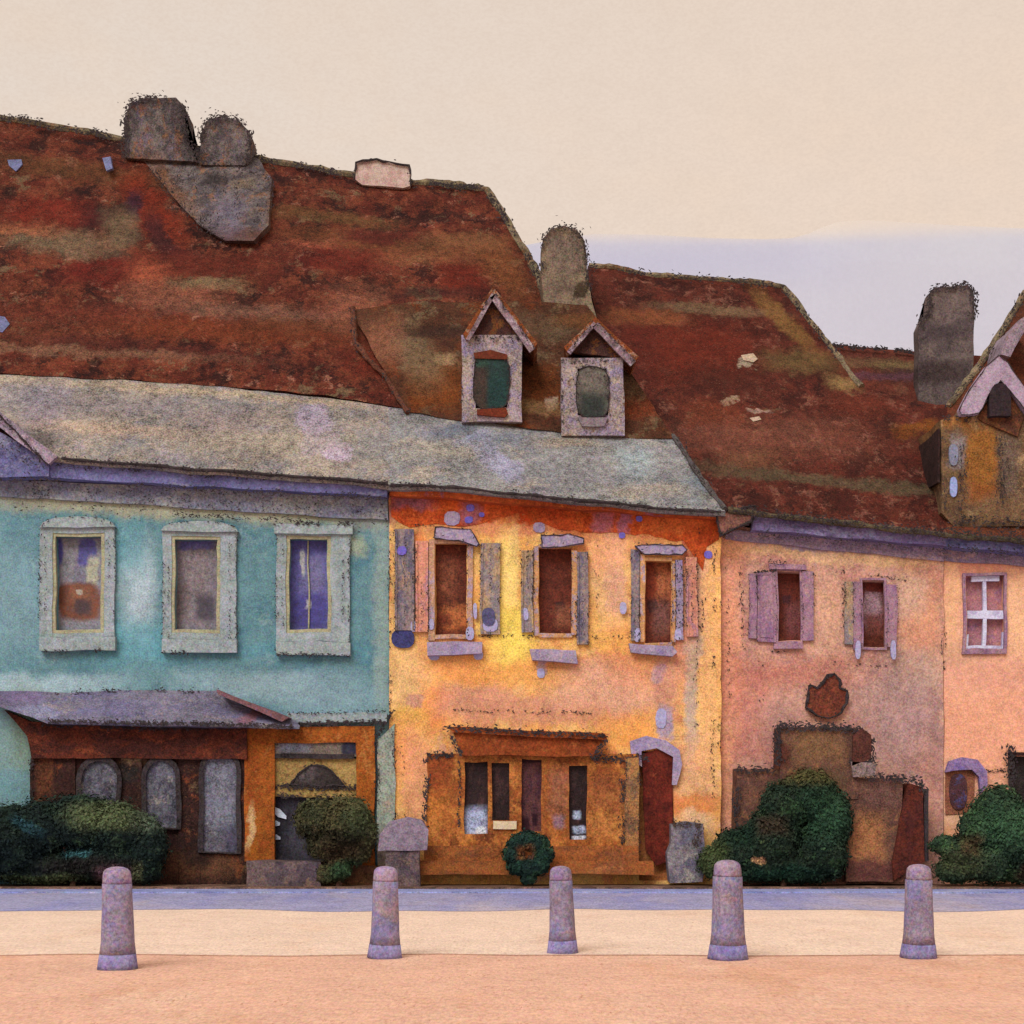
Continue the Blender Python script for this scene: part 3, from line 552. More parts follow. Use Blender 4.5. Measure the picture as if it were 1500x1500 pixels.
wall(yh, mY, 570, 1056, [(570, 716), (800, 738), (1056, 756)], YY, oy, drawn_edges=[([(570, 780), (571, 1060)], 26), ([(1022, 770), (1018, 1100)], 20), ([(1046, 800), (1044, 1170)], 36), ([(700, 930), (940, 935)], 30), ([(1030, 860), (1028, 930)], 40), ([(875, 800), (873, 915)], 14), ([(665, 1040), (890, 1045)], 40), ([(600, 770), (640, 772)], 40), ([(590, 1090), (600, 1230)], 12), ([(1056, 880), (1054, 1100)], 20)])
mLv = mat('lavender_painted_wood', (164, 142, 160), mottle=[((142, 122, 154), 3, (1, 1, 1), .45, .6, .8), ((186, 156, 158), 3, (1, 1, 1), .56, .66, .8)], grain=.16, fleck=(188, 176, 200))
mSh = mat('grey_ochre_shutter', (172, 138, 106), mottle=[((132, 118, 122), 2.4, (2, 1, .5), .42, .58, .9), ((198, 154, 96), 3, (2, 1, .5), .54, .66, .8)], grain=.22, fleck=(196, 166, 130), dark=(88, 76, 78))
mSh2 = mat('slate_shutter', (140, 118, 114), mottle=[((100, 92, 108), 2.4, (2, 1, .5), .44, .6, .9), ((176, 136, 106), 3, (2, 1, .5), .56, .66, .8)], grain=.22, fleck=(156, 140, 150), dark=(78, 70, 84))
mPk = mat('pinkish_orange_shutter', (208, 138, 112), mottle=[((176, 124, 134), 2.4, (2, 1, .5), .5, .62, .9)], grain=.18, dark=(140, 90, 80))
def redpane(n, pt): return mat(n, (94, 40, 27), Y=.13, patches=pt, mottle=[((92, 36, 24), 2.4, (1.4, 1, .8), .45, .6, .85), ((132, 74, 52), 4, (1, 1, 1), .57, .66, .7)], grain=.3, dark=(48, 22, 22), warp=.08, rough=.5)
pY = [redpane('red_brown_curtain_glass', [(668, 905, 22, 16, (186, 108, 60), .5, .7), (650, 908, 10, 8, (100, 40, 26), .4, .8), (655, 850, 16, 30, (136, 76, 50), .6, .5)]),
      redpane('dark_rust_glass', [(820, 890, 8, 8, (48, 22, 24), .3, .95), (800, 912, 10, 14, (98, 40, 28), .4, .8), (825, 905, 12, 16, (138, 84, 60), .5, .6)]),
      redpane('rust_glass_with_dark_drop', [(972, 850, 14, 26, (170, 98, 62), .5, .8), (955, 887, 7, 10, (52, 20, 20), .25, .95), (968, 905, 12, 24, (120, 80, 72), .5, .7), (952, 850, 9, 24, (116, 42, 22), .4, .8)])]
spec_y = [
 dict(frame=[(628, 790, 637, 938), (685, 800, 693, 935)], lint=[(638, 772), (690, 776), (702, 796), (698, 800), (672, 792), (636, 788)], sill=[(626, 940), (706, 940), (705, 958), (626, 960)], sh=[((578, 776, 606, 924), mSh2), ((608, 792, 627, 926), mPk), ((704, 796, 732, 928), mSh)]),
 dict(frame=[(782, 800, 789, 932), (838, 806, 846, 930)], lint=[(792, 784), (830, 781), (856, 788), (856, 795), (830, 800), (794, 802)], sill=[(776, 950), (844, 953), (846, 972), (780, 966)], sh=[((764, 806, 781, 926), mSh), ((846, 808, 862, 944), mSh2)]),
 dict(frame=[(938, 812, 945, 940), (985, 822, 990, 942)], lint=[(930, 800), (960, 796), (1000, 800), (1008, 806), (1000, 812), (944, 812)], sill=[(921, 942), (985, 947), (992, 956), (985, 962), (925, 955)], sh=[((924, 806, 937, 938), mSh2), ((991, 820, 1001, 938), mLv), ((1006, 816, 1022, 932), mPk)])]
for i, (r, sp) in enumerate(zip(ow, spec_y)):
    bm = BM()
    for f in sp['frame']: bx(bm, *f, YY-.06, YY+.02)
    bx(bm, r[0]-1, r[1]-5, r[2]+1, r[1], YY-.055, YY+.02); bx(bm, r[0]-1, r[3], r[2]+1, r[3]+6, YY-.055, YY+.02)
    for f in sp['frame']: sketch(bm, [(f[0], f[1]), (f[0], f[3])], YY-.08, 30, 1, 1, 1)
    w_ = obj('window', bm, [mat('ochre_window_frame_%d' % i, (196, 140, 92) if i else (188, 140, 110), mottle=[((160, 140, 158), 4, (1, 1, 1), .5, .6, .8)], grain=.2), INK], yh)
    pane(w_, r, pY[i], YY)
    poly(w_, 'lintel', sp['lint'], mLv, YY-.13, YY+.02, ink=14, inkr=.7)
    poly(w_, 'sill', sp['sill'], mLv, YY-.17, YY+.02)
    for s_, m_ in sp['sh']:
        bm = BM(); x0, y0, x1, y1 = s_
        bx(bm, x0, y0, x1, y1, YY-.07, YY-.012)
        if x1-x0 > 14:
            bx(bm, x0, y0, x0+3, y1, YY-.095, YY-.071); bx(bm, x1-3, y0, x1, y1, YY-.095, YY-.071)
        sketch(bm, [(x0, y0), (x0, y1)], YY-.11, 40, 1.2, 1.1, 1); sketch(bm, [(x1, y0), (x1, y1)], YY-.11, 34, 1.2, 1.1, 1); sketch(bm, [((x0+x1)/2, y0), ((x0+x1)/2, y1)], YY-.11, 24, 1.2, 1.1, 1)
        obj('shutter', bm, [m_, INK], w_)
# lavender dabs: shutter catches and hooks
mLc = mat('pale_lavender_iron', (172, 160, 190), grain=.12)
for cx, cy, rx, ry in ((606, 918, 5, 8), (632, 915, 4, 8), (718, 915, 11, 10), (697, 895, 3, 12), (688, 928, 6, 10), (770, 900, 4, 9), (934, 930, 5, 10), (994, 930, 5, 9), (912, 890, 5, 9), (792, 985, 6, 7), (636, 958, 9, 9), (700, 960, 7, 8), (969, 1052, 8, 15), (962, 968, 0, 0), (648, 720, 9, 6)):
    if rx:
        poly(yh, 'shutter_catch' if cy < 940 else 'wall_hook', oval(cx, cy, rx, ry, 10), mLc, YY-(.082 if cy < 940 else .014), YY-.002 if cy > 940 else YY-.071)
mBl = mat('violet_tile', (112, 96, 178), grain=.15)
for cx, cy, r_ in ((588, 807, 7), (689, 744, 6), (687, 762, 6), (705, 754, 4), (911, 785, 5), (936, 760, 5), (872, 745, 4), (1018, 742, 6), (1038, 812, 6), (790, 772, 9), (663, 760, 12)):
    poly(yh, 'wall_tile', oval(cx, cy, r_, r_*.9, 9), mBl if r_ < 8 else mLv, YY-.026-(.065 if cy == 807 else 0), YY-.013 if cy != 807 else YY-.071)
poly(yh, 'blue_pot', oval(590, 936, 17, 14, 16), mat('dark_blue_glaze', (58, 56, 100), grain=.25, rough=.5), YY-.05, YY-.003)
poly(yh, 'blue_pot', oval(716, 903, 9, 13, 12), mat('slate_blue_glaze', (84, 78, 108), grain=.2), YY-.10, YY-.083)
# orange eave board + gutter
mOc = mat('burnt_orange_cornice', (172, 76, 38), mottle=[((136, 90, 116), 1.6, (1, 1, 1), .54, .62, .8), ((196, 96, 44), 2, (1, 1, 1), .5, .62, .8)], grain=.24, dark=(100, 50, 40))
bm = BM(); quadbox(bm, [(572, 708), (572, 724), (800, 742), (800, 727)], -.28, -.04); quadbox(bm, [(800, 727), (800, 742), (1050, 760), (1050, 748)], -.28, -.04); obj('eave_band', bm, mOc, yh)
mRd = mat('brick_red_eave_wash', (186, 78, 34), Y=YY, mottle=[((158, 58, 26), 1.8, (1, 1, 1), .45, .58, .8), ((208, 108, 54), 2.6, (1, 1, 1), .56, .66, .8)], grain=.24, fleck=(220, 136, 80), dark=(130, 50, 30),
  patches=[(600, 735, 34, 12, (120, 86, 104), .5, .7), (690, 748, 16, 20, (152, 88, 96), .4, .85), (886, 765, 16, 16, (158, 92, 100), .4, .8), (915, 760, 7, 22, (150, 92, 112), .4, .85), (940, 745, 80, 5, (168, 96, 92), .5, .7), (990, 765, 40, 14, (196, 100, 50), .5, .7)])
def fringe(pts):
    out = []
    for a, b in zip(pts, pts[1:]):
        n = max(1, int(abs(b[0]-a[0])/9))
        out += [(a[0]+(b[0]-a[0])*i/n, a[1]+(b[1]-a[1])*i/n+random.uniform(-2.5, 2.5)) for i in range(n)]
    return out+[pts[-1]]
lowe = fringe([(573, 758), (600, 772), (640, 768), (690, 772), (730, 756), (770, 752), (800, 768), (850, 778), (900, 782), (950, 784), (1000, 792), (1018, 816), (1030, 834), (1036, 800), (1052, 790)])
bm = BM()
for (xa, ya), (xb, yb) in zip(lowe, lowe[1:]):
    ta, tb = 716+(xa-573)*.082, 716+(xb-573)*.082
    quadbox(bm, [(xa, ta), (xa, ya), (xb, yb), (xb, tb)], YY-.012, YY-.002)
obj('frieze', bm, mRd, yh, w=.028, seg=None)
lr2 = lowroof(yh, [(570, 709, -.45), (680, 715, -.45), (800, 728, -.45), (1062, 750, -.45)], [(570, 595, 1.02), (680, 612, 1.02), (780, 626, 1.02), (985, 640, 1.02)], mG2)
gutter(yh, [(572, 709), (680, 716), (800, 729), (960, 742), (1056, 750)], -.48, .026)
ridge(lr2, [(985, 640, 1.0), (1022, 690, .3), (1062, 748, -.42)], .05, mat('dark_hip_tiles', (92, 82, 78), grain=.3, k=KR), 'hip_tiles', 40)
mR2 = mat('brown_rust_roof_tiles', (92, 54, 36), Y=2, k=KT, mottle=[((124, 98, 70), 2.0, (1, .6, 1.2), .52, .62, .85), ((116, 54, 24), 1.6, (1, .6, 1), .50, .62, .85), ((74, 42, 32), 1.8, (1, .6, 1.4), .54, .64, .85)], grain=.3, fleck=(170, 140, 104), dark=(52, 34, 30),
  patches=[(640, 575, 36, 40, (140, 72, 26), .5, .85), (650, 530, 16, 10, (176, 140, 100), .4, .8), (610, 520, 24, 60, (136, 112, 82), .6, .7, -25), (650, 480, 80, 10, (66, 42, 34), .6, .8), (795, 570, 26, 34, (128, 66, 28), .5, .8), (805, 600, 8, 12, (200, 170, 140), .3, .8), (780, 610, 60, 12, (150, 112, 72), .6, .7), (800, 470, 50, 20, (106, 82, 60), .6, .7), (940, 610, 50, 14, (134, 62, 34), .6, .8), (930, 560, 30, 24, (124, 96, 72), .6, .7), (560, 500, 30, 40, (164, 104, 76), .7, .6), (850, 460, 40, 14, (120, 72, 36), .5, .7)])
ur = roofobj(yh, 'roof', [(596, 603, .92), (690, 617, .92), (780, 628, .92), (880, 640, .92), (990, 644, .92)], [(512, 452, 2.55), (600, 444, 2.7), (760, 440, 2.75), (860, 446, 2.7), (925, 545, 1.6)], mR2, back=None, nv=10)
ridge(ur, [(517, 448, 2.5), (520, 500, 2.0), (560, 548, 1.45), (600, 604, .85)], .05, mat('rust_hip_tiles', (104, 60, 44), grain=.3, k=KR), 'hip_tiles', 30)
# dormers
mDw = mat('pale_lilac_dormer', (148, 128, 130), Y=.6, mottle=[((164, 144, 124), 5, (1, 1, 1), .45, .6, .85), ((140, 122, 146), 4, (1, 1, 1), .5, .6, .85), ((112, 78, 62), 5, (1, 1, 1), .56, .64, .8)], grain=.3, dark=(62, 48, 46), fleck=(190, 176, 178))
mGb = mat('dark_brown_gable', (66, 40, 36), grain=.3, mottle=[((112, 66, 34), 4, (1, 1, 1), .5, .6, .85)], fleck=(120, 90, 76))
mBg = mat('mauve_bargeboard', (128, 104, 108), grain=.25, mottle=[((176, 150, 156), 4, (1, 1, 1), .5, .62, .85), ((84, 62, 62), 4, (1, 1, 1), .52, .62, .7)])
mBt = mat('rust_rafter_edge', (120, 62, 32), grain=.3, mottle=[((166, 132, 110), 5, (1, 1, 1), .52, .62, .8)])
mPG = mat('bottle_green_glass', (28, 50, 46), Y=.7, patches=[(702, 570, 12, 40, (62, 42, 34), .4, .9), (728, 575, 14, 24, (20, 50, 48), .4, .9), (705, 528, 12, 8, (44, 72, 58), .4, .8)], grain=.25, rough=.4, warp=.05)
mPO = mat('dusky_green_glass', (88, 78, 70), Y=.7, patches=[(868, 596, 20, 22, (40, 46, 42), .5, .95), (870, 555, 20, 14, (104, 92, 84), .5, .6)], grain=.3, rough=.4, warp=.05, dark=(50, 44, 44))
def dormer(parent, fr, hole, peak, le, re, panem, red):
    x0, y0, x1, y1 = fr; Yd = .80
    bm = BM(); a, b, c, d = hole
    for r in ((x0, y0, a, y1), (c, y0, x1, y1), (a, y0, c, b), (a, d, c, y1)): bx(bm, *r, Yd-.0 if r[0] in (x0, c) and r[1] == y0 and r[3] == y1 else Yd+.003, Yd+.2)
    # cheeks running back into the roof
    for X in (x0, x1-6): bx(bm, X, y0+1, X+6, y1-1, Yd+.2, Yd+1.7)
    sketch(bm, [(x0, y0), (x0, y1)], Yd-.01, 26, 1.5, 1.2, 1); sketch(bm, [(a, b), (a, d), (c, d), (c, b), (a, b)], Yd-.01, 26, 1.5, 1.2, 1); sketch(bm, [(x0, y0+6), (x1, y0+4)], Yd-.01, 60, 2.5, 1.2, 1)
    dd = obj('dormer', bm, [mDw, INK], parent)
    poly(dd, 'pane', oval((a+c)/2, (b+d)/2, (c-a)/2+3, (d-b)/2+3, 16, 3.4), panem, Yd-.02, Yd+.12, ink=26, inkr=.8)
    bm = BM(); prism(bm, [le, re, peak], Yd+.02, Yd+.15); obj('gable', bm, mGb, dd)
    # two pitched roof slabs
    bm = BM()
    for e in (le, re):
        s = 1 if e is re else -1
        quadbox(bm, [(peak[0], peak[1]-5), (peak[0], peak[1]+5), (e[0], e[1]+4), (e[0]+s*5, e[1]-5)] if s > 0 else [(peak[0], peak[1]-5), (e[0]-5, e[1]-5), (e[0], e[1]+4), (peak[0], peak[1]+5)], Yd-.10, Yd+2.0)
    obj('dormer_roof', bm, mBt, dd)
    for e, t in ((re, 1.0), (le, .6)):
        q = (e[0]-peak[0], e[1]-peak[1]); L = math.hypot(*q); n = (-q[1]/L*5*t, q[0]/L*5*t)
        if n[1] < 0: n = (-n[0], -n[1])
        bm = BM(); A = (peak[0]+q[0]*.06, peak[1]+q[1]*.06); B = (peak[0]+q[0]*1.03, peak[1]+q[1]*1.03)
        pts = [A, B, (B[0]+n[0]*2, B[1]+n[1]*2), (A[0]+n[0]*2, A[1]+n[1]*2)]
        if e is le: pts = pts[::-1]
        quadbox(bm, pts, Yd-.16, Yd-.102); sketch(bm, [A, B], Yd-.18, 40, 2, 1.3, 1); obj('bargeboard', bm, [mBg, INK], dd)
    poly(dd, 'sill', [(a+2, d+2), (c-2, d), (c+1, d+9), (c-4, d+14), (a+2, d+10)] if red else [(a, d+3), (c, d+3), (c-6, d+16), (a+6, d+16)], mat('red_sill' if red else 'mauve_sill', (104, 44, 28) if red else (130, 112, 116), grain=.2), Yd-.06, Yd-.001)
    if red: poly(dd, 'head', [(a-2, b-3), ((a+c)/2, b-8), (c, b-2), (c, b+5), (a, b+5)], mat('red_head', (100, 46, 30), grain=.2), Yd-.05, Yd-.001)
    return dd
dormer(ur, (676, 490, 764, 618), (696, 520, 743, 598), (722, 424), (684, 494), (782, 508), mPG, True)
dormer(ur, (822, 524, 914, 638), (846, 540, 890, 608), (872, 468), (832, 514), (930, 528), mPO, False)
# ---- shopfront of orange house
mS = mat('orange_brown_shopfront', (154, 84, 40), mottle=[((184, 112, 54), 2.4, (1, 1, 1), .46, .58, .85), ((108, 54, 32), 2.4, (1, 1, 1), .52, .64, .85), ((206, 136, 76), 3, (1, 1, 1), .60, .70, .7)], grain=.26, fleck=(206, 146, 88), dark=(92, 50, 36),
  patches=[(645, 1130, 20, 30, (142, 66, 34), .6, .8), (640, 1180, 20, 24, (196, 114, 50), .6, .7), (818, 1160, 14, 30, (140, 86, 66), .5, .7), (817, 1205, 8, 12, (136, 110, 126), .5, .7), (890, 1160, 24, 24, (136, 74, 44), .5, .6), (930, 1200, 20, 44, (170, 112, 66), .5, .6), (900, 1210, 40, 20, (206, 130, 66), .6, .6)])
bm = BM()
for a, b, c, d in ((625, 1104, 680, 1240), (714, 1104, 720, 1240), (746, 1104, 764, 1240), (793, 1104, 834, 1240), (860, 1104, 936, 1244), (680, 1104, 714, 1116), (720, 1104, 746, 1118), (764, 1104, 793, 1112), (834, 1104, 860, 1122), (680, 1222, 714, 1240), (720, 1202, 746, 1240), (764, 1218, 793, 1240), (834, 1230, 860, 1240)):
    bx(bm, a, b, c, d, YY-.16, YY-.004)
sketch(bm, [(624, 1110), (623, 1230)], YY-.18, 100, 2.4, 1.8, 1, gap=0); sketch(bm, [(672, 1115), (673, 1215)], YY-.18, 60, 1.5, 1.4, 1); sketch(bm, [(912, 1140), (914, 1240)], YY-.18, 90, 3, 1.6, 1, gap=0); sketch(bm, [(625, 1106), (664, 1108)], YY-.18, 150, 2.4, 1.8, 1, gap=-.2); sketch(bm, [(872, 1112), (950, 1110)], YY-.18, 150, 3, 1.6, 1, gap=-.2)
sfo = obj('shopfront', bm, [mS, INK], yh)
mFa = mat('rust_brown_fascia', (142, 66, 30), mottle=[((120, 54, 28), 1.8, (1, 1, 1), .45, .6, .8), ((164, 86, 44), 2.2, (1, 1, 1), .56, .66, .8)], grain=.24, dark=(86, 42, 30))
poly(yh, 'fascia', [(664, 1072), (888, 1082), (868, 1108), (676, 1106)], mFa, YY-.34, YY-.161)
bm = BM(); quadbox(bm, [(656, 1064), (664, 1073), (890, 1084), (886, 1074)], YY-.42, YY-.004); sketch(bm, [(650, 1066), (890, 1078)], YY-.44, 110, 2.4, 1.7, 1, gap=0); sketch(bm, [(660, 1075), (676, 1106)], YY-.44, 120, 2, 1.8, 1, gap=-.2); sketch(bm, [(888, 1084), (866, 1112)], YY-.44, 130, 3, 1.8, 1, gap=-.2)
obj('canopy', bm, [mFa, INK], yh)
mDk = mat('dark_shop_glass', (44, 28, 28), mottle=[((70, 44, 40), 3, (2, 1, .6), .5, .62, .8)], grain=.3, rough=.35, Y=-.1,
  patches=[(698, 1206, 18, 20, (168, 172, 196), .5, .9), (706, 1216, 8, 6, (214, 212, 214), .3, .9), (846, 1194, 6, 6, (180, 186, 206), .4, .85), (848, 1216, 9, 6, (180, 186, 206), .35, .85), (846, 1229, 9, 4, (206, 210, 220), .3, .9)], warp=.06)  # pale blue and white patches are glints painted into the glass
for r in ((680, 1116, 714, 1222), (720, 1118, 746, 1202), (834, 1122, 860, 1230)):
    bm = BM(); bx(bm, r[0]-2, r[1]-2, r[2]+2, r[3]+2, -.10, -.05); obj('shop_window', bm, mDk, yh)
bm = BM(); bx(bm, 762, 1110, 795, 1220, -.12, -.05); d2 = obj('shop_door', bm, mat('plum_brown_door', (94, 56, 54), mottle=[((66, 38, 46), 2.4, (2, 1, .6), .48, .6, .8)], grain=.26, patches=[(770, 1212, 6, 14, (46, 20, 30), .3, .9), (784, 1201, 4, 8, (46, 22, 30), .3, .9), (780, 1113, 20, 4, (50, 28, 30), .3, .9)], warp=.05), yh)
plank(yh, 'window_ledge', (722, 1203, 757, 1215), mat('cream_ledge', (222, 192, 156), grain=.1), YY-.21, YY-.161, 0)
mPl = mat('rust_stone_plinth', (150, 84, 42), mottle=[((124, 72, 44), 1.6, (.6, 1, 2), .45, .6, .8), ((172, 104, 60), 2, (.6, 1, 2), .56, .66, .7)], grain=.26, dark=(84, 52, 42))
bm = BM(); bx(bm, 622, 1240, 936, 1262, YY-.34, YY-.004); bx(bm, 600, 1262, 958, 1281, YY-.50, YY-.004); obj('plinth', bm, mPl, yh)
mDr = mat('dark_red_door', (104, 38, 26), mottle=[((78, 26, 22), 2.4, (1, 1, 1), .45, .6, .8), ((134, 64, 42), 3, (1, 1, 1), .58, .68, .8)], grain=.26, dark=(56, 22, 22))
bm = BM(); prism(bm, [(940, 1104), (962, 1098), (984, 1106), (987, 1128), (984, 1236), (978, 1262), (960, 1268), (946, 1244), (942, 1170)], -.10, .0); d3 = obj('door', bm, mDr, yh)
bm = BM(); bx(bm, 934, 1098, 988, 1292, .10, .14); obj('door_recess', bm, mat('amber_recess', (176, 112, 66), grain=.25, dark=(110, 70, 50)), yh)
poly(d3, 'door_surround', [(924, 1086), (948, 1078), (976, 1084), (996, 1098), (1000, 1120), (992, 1150), (985, 1150), (986, 1108), (962, 1096), (940, 1100), (940, 1124), (926, 1114)], mLv, YY-.10, YY-.003)
plank(yh, 'door_jamb', (916, 1110, 936, 1250), mat('tan_jamb', (166, 112, 66), grain=.28, mottle=[((110, 82, 64), 3, (1, 1, .6), .48, .6, .8)], dark=(70, 50, 44)), YY-.20, YY-.161, 1, 60)
# grey stone blocks either side
mGs = mat('blue_grey_stone', (128, 114, 114), mottle=[((94, 86, 102), 3, (1, 1, 1), .45, .6, .8), ((168, 152, 136), 3, (1, 1, 1), .56, .66, .8)], grain=.28, dark=(60, 56, 66))
bm = BM(); prism(bm, [(980, 1292), (978, 1250), (984, 1236), (983, 1208), (1006, 1203), (1030, 1207), (1033, 1250), (1030, 1292)], -.55, -.12); sketch(bm, [(984, 1206), (1026, 1206), (1018, 1240)], -.58, 90, 3, 1.6, 1)
tag(obj('stone_block', bm, [mGs, INK2], None), 'upright blue grey stone block beside the dark red door', 'stone block')
mLs = mat('mauve_boulder', (142, 120, 128), mottle=[((124, 104, 120), 3, (1, 1, 1), .45, .6, .8), ((160, 136, 134), 3, (1, 1, 1), .56, .66, .7)], grain=.2, dark=(96, 78, 92))
bm = BM(); prism(bm, [(554, 1246), (556, 1224), (570, 1204), (598, 1196), (618, 1202), (628, 1216), (626, 1246)], -.84, -.58); bx(bm, 566, 1246, 616, 1303, -.80, -.60, 1)
tag(obj('stone_pedestal', bm, [mLs, mSt], None), 'mauve dome topped stone pedestal between the blue and the orange house', 'stone pedestal')

# ================================================================== PINK HOUSE
ph = thing('pink_house', 'dusty pink house with lilac shutters and a brown stepped porch under a long red roof', 'house', P(1220, 1301, 0))
PY = .10
mPk2 = mat('dusty_pink_plaster', (198, 144, 124), Y=PY, mottle=[((178, 118, 104), 1.4, (1, 1, 1), .46, .58, .75), ((222, 168, 132), 1.8, (1, 1, 1), .54, .64, .75), ((164, 130, 132), 2.2, (1, 1, 1), .58, .66, .6)],
  patches=[(1230, 800, 200, 12, (142, 122, 136), .5, .85, 5), (1330, 820, 60, 10, (222, 172, 122), .6, .8), (1080, 800, 30, 20, (222, 152, 108), .6, .7), (1180, 812, 110, 7, (224, 176, 128), .5, .8, 5), (1070, 950, 16, 150, (228, 150, 110), .6, .7), (1200, 900, 36, 60, (214, 160, 128), .6, .6), (1350, 900, 30, 70, (206, 136, 100), .6, .7), (1330, 870, 26, 30, (204, 168, 142), .6, .6), (1160, 985, 80, 22, (190, 112, 92), .7, .6), (1100, 1040, 30, 70, (192, 112, 96), .7, .6), (1320, 1050, 50, 70, (168, 130, 126), .6, .8), (1340, 980, 40, 30, (176, 142, 126), .6, .6), (1140, 1060, 30, 30, (176, 130, 120), .6, .6), (1290, 1030, 50, 30, (176, 134, 124), .6, .6), (1370, 1080, 10, 70, (164, 122, 116), .5, .7), (1060, 1150, 14, 80, (222, 146, 104), .5, .7), (1360, 1180, 14, 80, (186, 126, 108), .6, .7)],
  grain=.18, fleck=(224, 176, 146), dark=(142, 92, 88))
op = [(1137, 838, 1174, 938), (1262, 852, 1298, 948)]
wall(ph, mPk2, 1056, 1382, [(1056, 770), (1382, 800)], PY, op+[(1140, 1120, 1180, 1290)], drawn_edges=[([(1064, 830), (1070, 1050)], 20), ([(1085, 830), (1090, 950)], 30), ([(1090, 952), (1150, 956)], 30), ([(1235, 850), (1236, 945)], 40), ([(1120, 828), (1200, 830)], 30), ([(1225, 835), (1330, 850)], 40), ([(1220, 972), (1300, 976)], 22), ([(1378, 900), (1380, 1000)], 20), ([(1110, 900), (1120, 1060)], 10), ([(1084, 1160), (1076, 1210), (1060, 1230)], 40)])
mLi = mat('lilac_shutter', (158, 118, 128), mottle=[((134, 96, 124), 2.4, (2, 1, .5), .46, .6, .85), ((190, 144, 134), 3, (2, 1, .5), .56, .66, .8)], grain=.18, dark=(96, 70, 90))
pP = [redpane('maroon_glass', [(1155, 860, 17, 20, (94, 36, 26), .3, .9), (1163, 905, 12, 24, (112, 64, 64), .5, .7), (1152, 875, 6, 6, (62, 30, 36), .4, .8)]), redpane('mauve_glass', [(1280, 890, 14, 32, (156, 122, 128), .4, .85), (1283, 915, 12, 16, (106, 50, 38), .4, .9), (1284, 858, 16, 7, (100, 32, 24), .25, .95), (1266, 900, 4, 44, (98, 34, 26), .3, .9)])]
for i, (r, shs) in enumerate(((op[0], [((1098, 840, 1109, 936), mLi), ((1110, 838, 1136, 940), mLi), ((1175, 836, 1192, 938), mLi)]), (op[1], [((1250, 852, 1261, 952), mLi), ((1299, 856, 1314, 948), mLi), ((1238, 852, 1250, 944), mSh)]))):
    bm = BM(); ring(bm, r[0]-1, r[1]-5, r[2]+1, r[3]+4, 3, PY-.05, PY+.02)
    w_ = obj('window', bm, mLi, ph); pane(w_, r, pP[i], PY)
    for s_, m_ in shs:
        bm = BM(); bx(bm, *s_, PY-.07, PY-.012); sketch(bm, [(s_[0], s_[1]), (s_[0], s_[3])], PY-.09, 26, 1.2, 1, 1); sketch(bm, [(s_[2], s_[1]), (s_[2], s_[3])], PY-.09, 20, 1.2, 1, 1)
        if s_[2]-s_[0] > 20: bx(bm, s_[0]+4, s_[1]+6, s_[2]-4, s_[3]-6, PY-.085, PY-.071)
        obj('shutter', bm, [m_, INK], w_)
    if i == 0:
        bm = BM(); bx(bm, 1128, 826, 1182, 834, PY-.10, PY); sketch(bm, [(1106, 838), (1138, 836)], PY-.12, 120, 1, 1.3, 1, gap=0); sketch(bm, [(1124, 824), (1184, 828)], PY-.12, 90, 3, 1.2, 1); obj('lintel', bm, [mLi, INK], w_)
        bm = BM(); bx(bm, 1134, 942, 1176, 950, PY-.10, PY); obj('sill', bm, mLi, w_)
    else:
        for cx in (1257, 1309): poly(w_, 'shutter_catch', oval(cx, 952, 4, 14, 10), mLc, PY-.13, PY-.071)
bm = BM(); quadbox(bm, [(1104, 756), (1100, 776), (1386, 800), (1386, 778)], -.22, .08); sketch(bm, [(1110, 782), (1386, 806)], -.24, 50, 3, 1.3, 1)
obj('eave_band', bm, [mat('violet_eave_shade', (124, 108, 142), mottle=[((96, 82, 118), 1.6, (.5, 1, 2), .45, .6, .8), ((146, 138, 168), 1.6, (.5, 1, 2.4), .54, .64, .8)], grain=.2, dark=(64, 54, 76)), INK], ph)  # violet stands in for the shade under this eave
mFz = mat('mauve_frieze', (146, 122, 136), mottle=[((122, 102, 130), 1.6, (.5, 1, 2), .45, .6, .8), ((176, 136, 126), 2, (.5, 1, 2), .54, .64, .8)], grain=.22, dark=(88, 76, 92))
bm = BM(); quadbox(bm, [(1062, 776), (1062, 790), (1382, 822), (1382, 800)], PY-.05, PY+.01); obj('frieze', bm, mFz, ph)
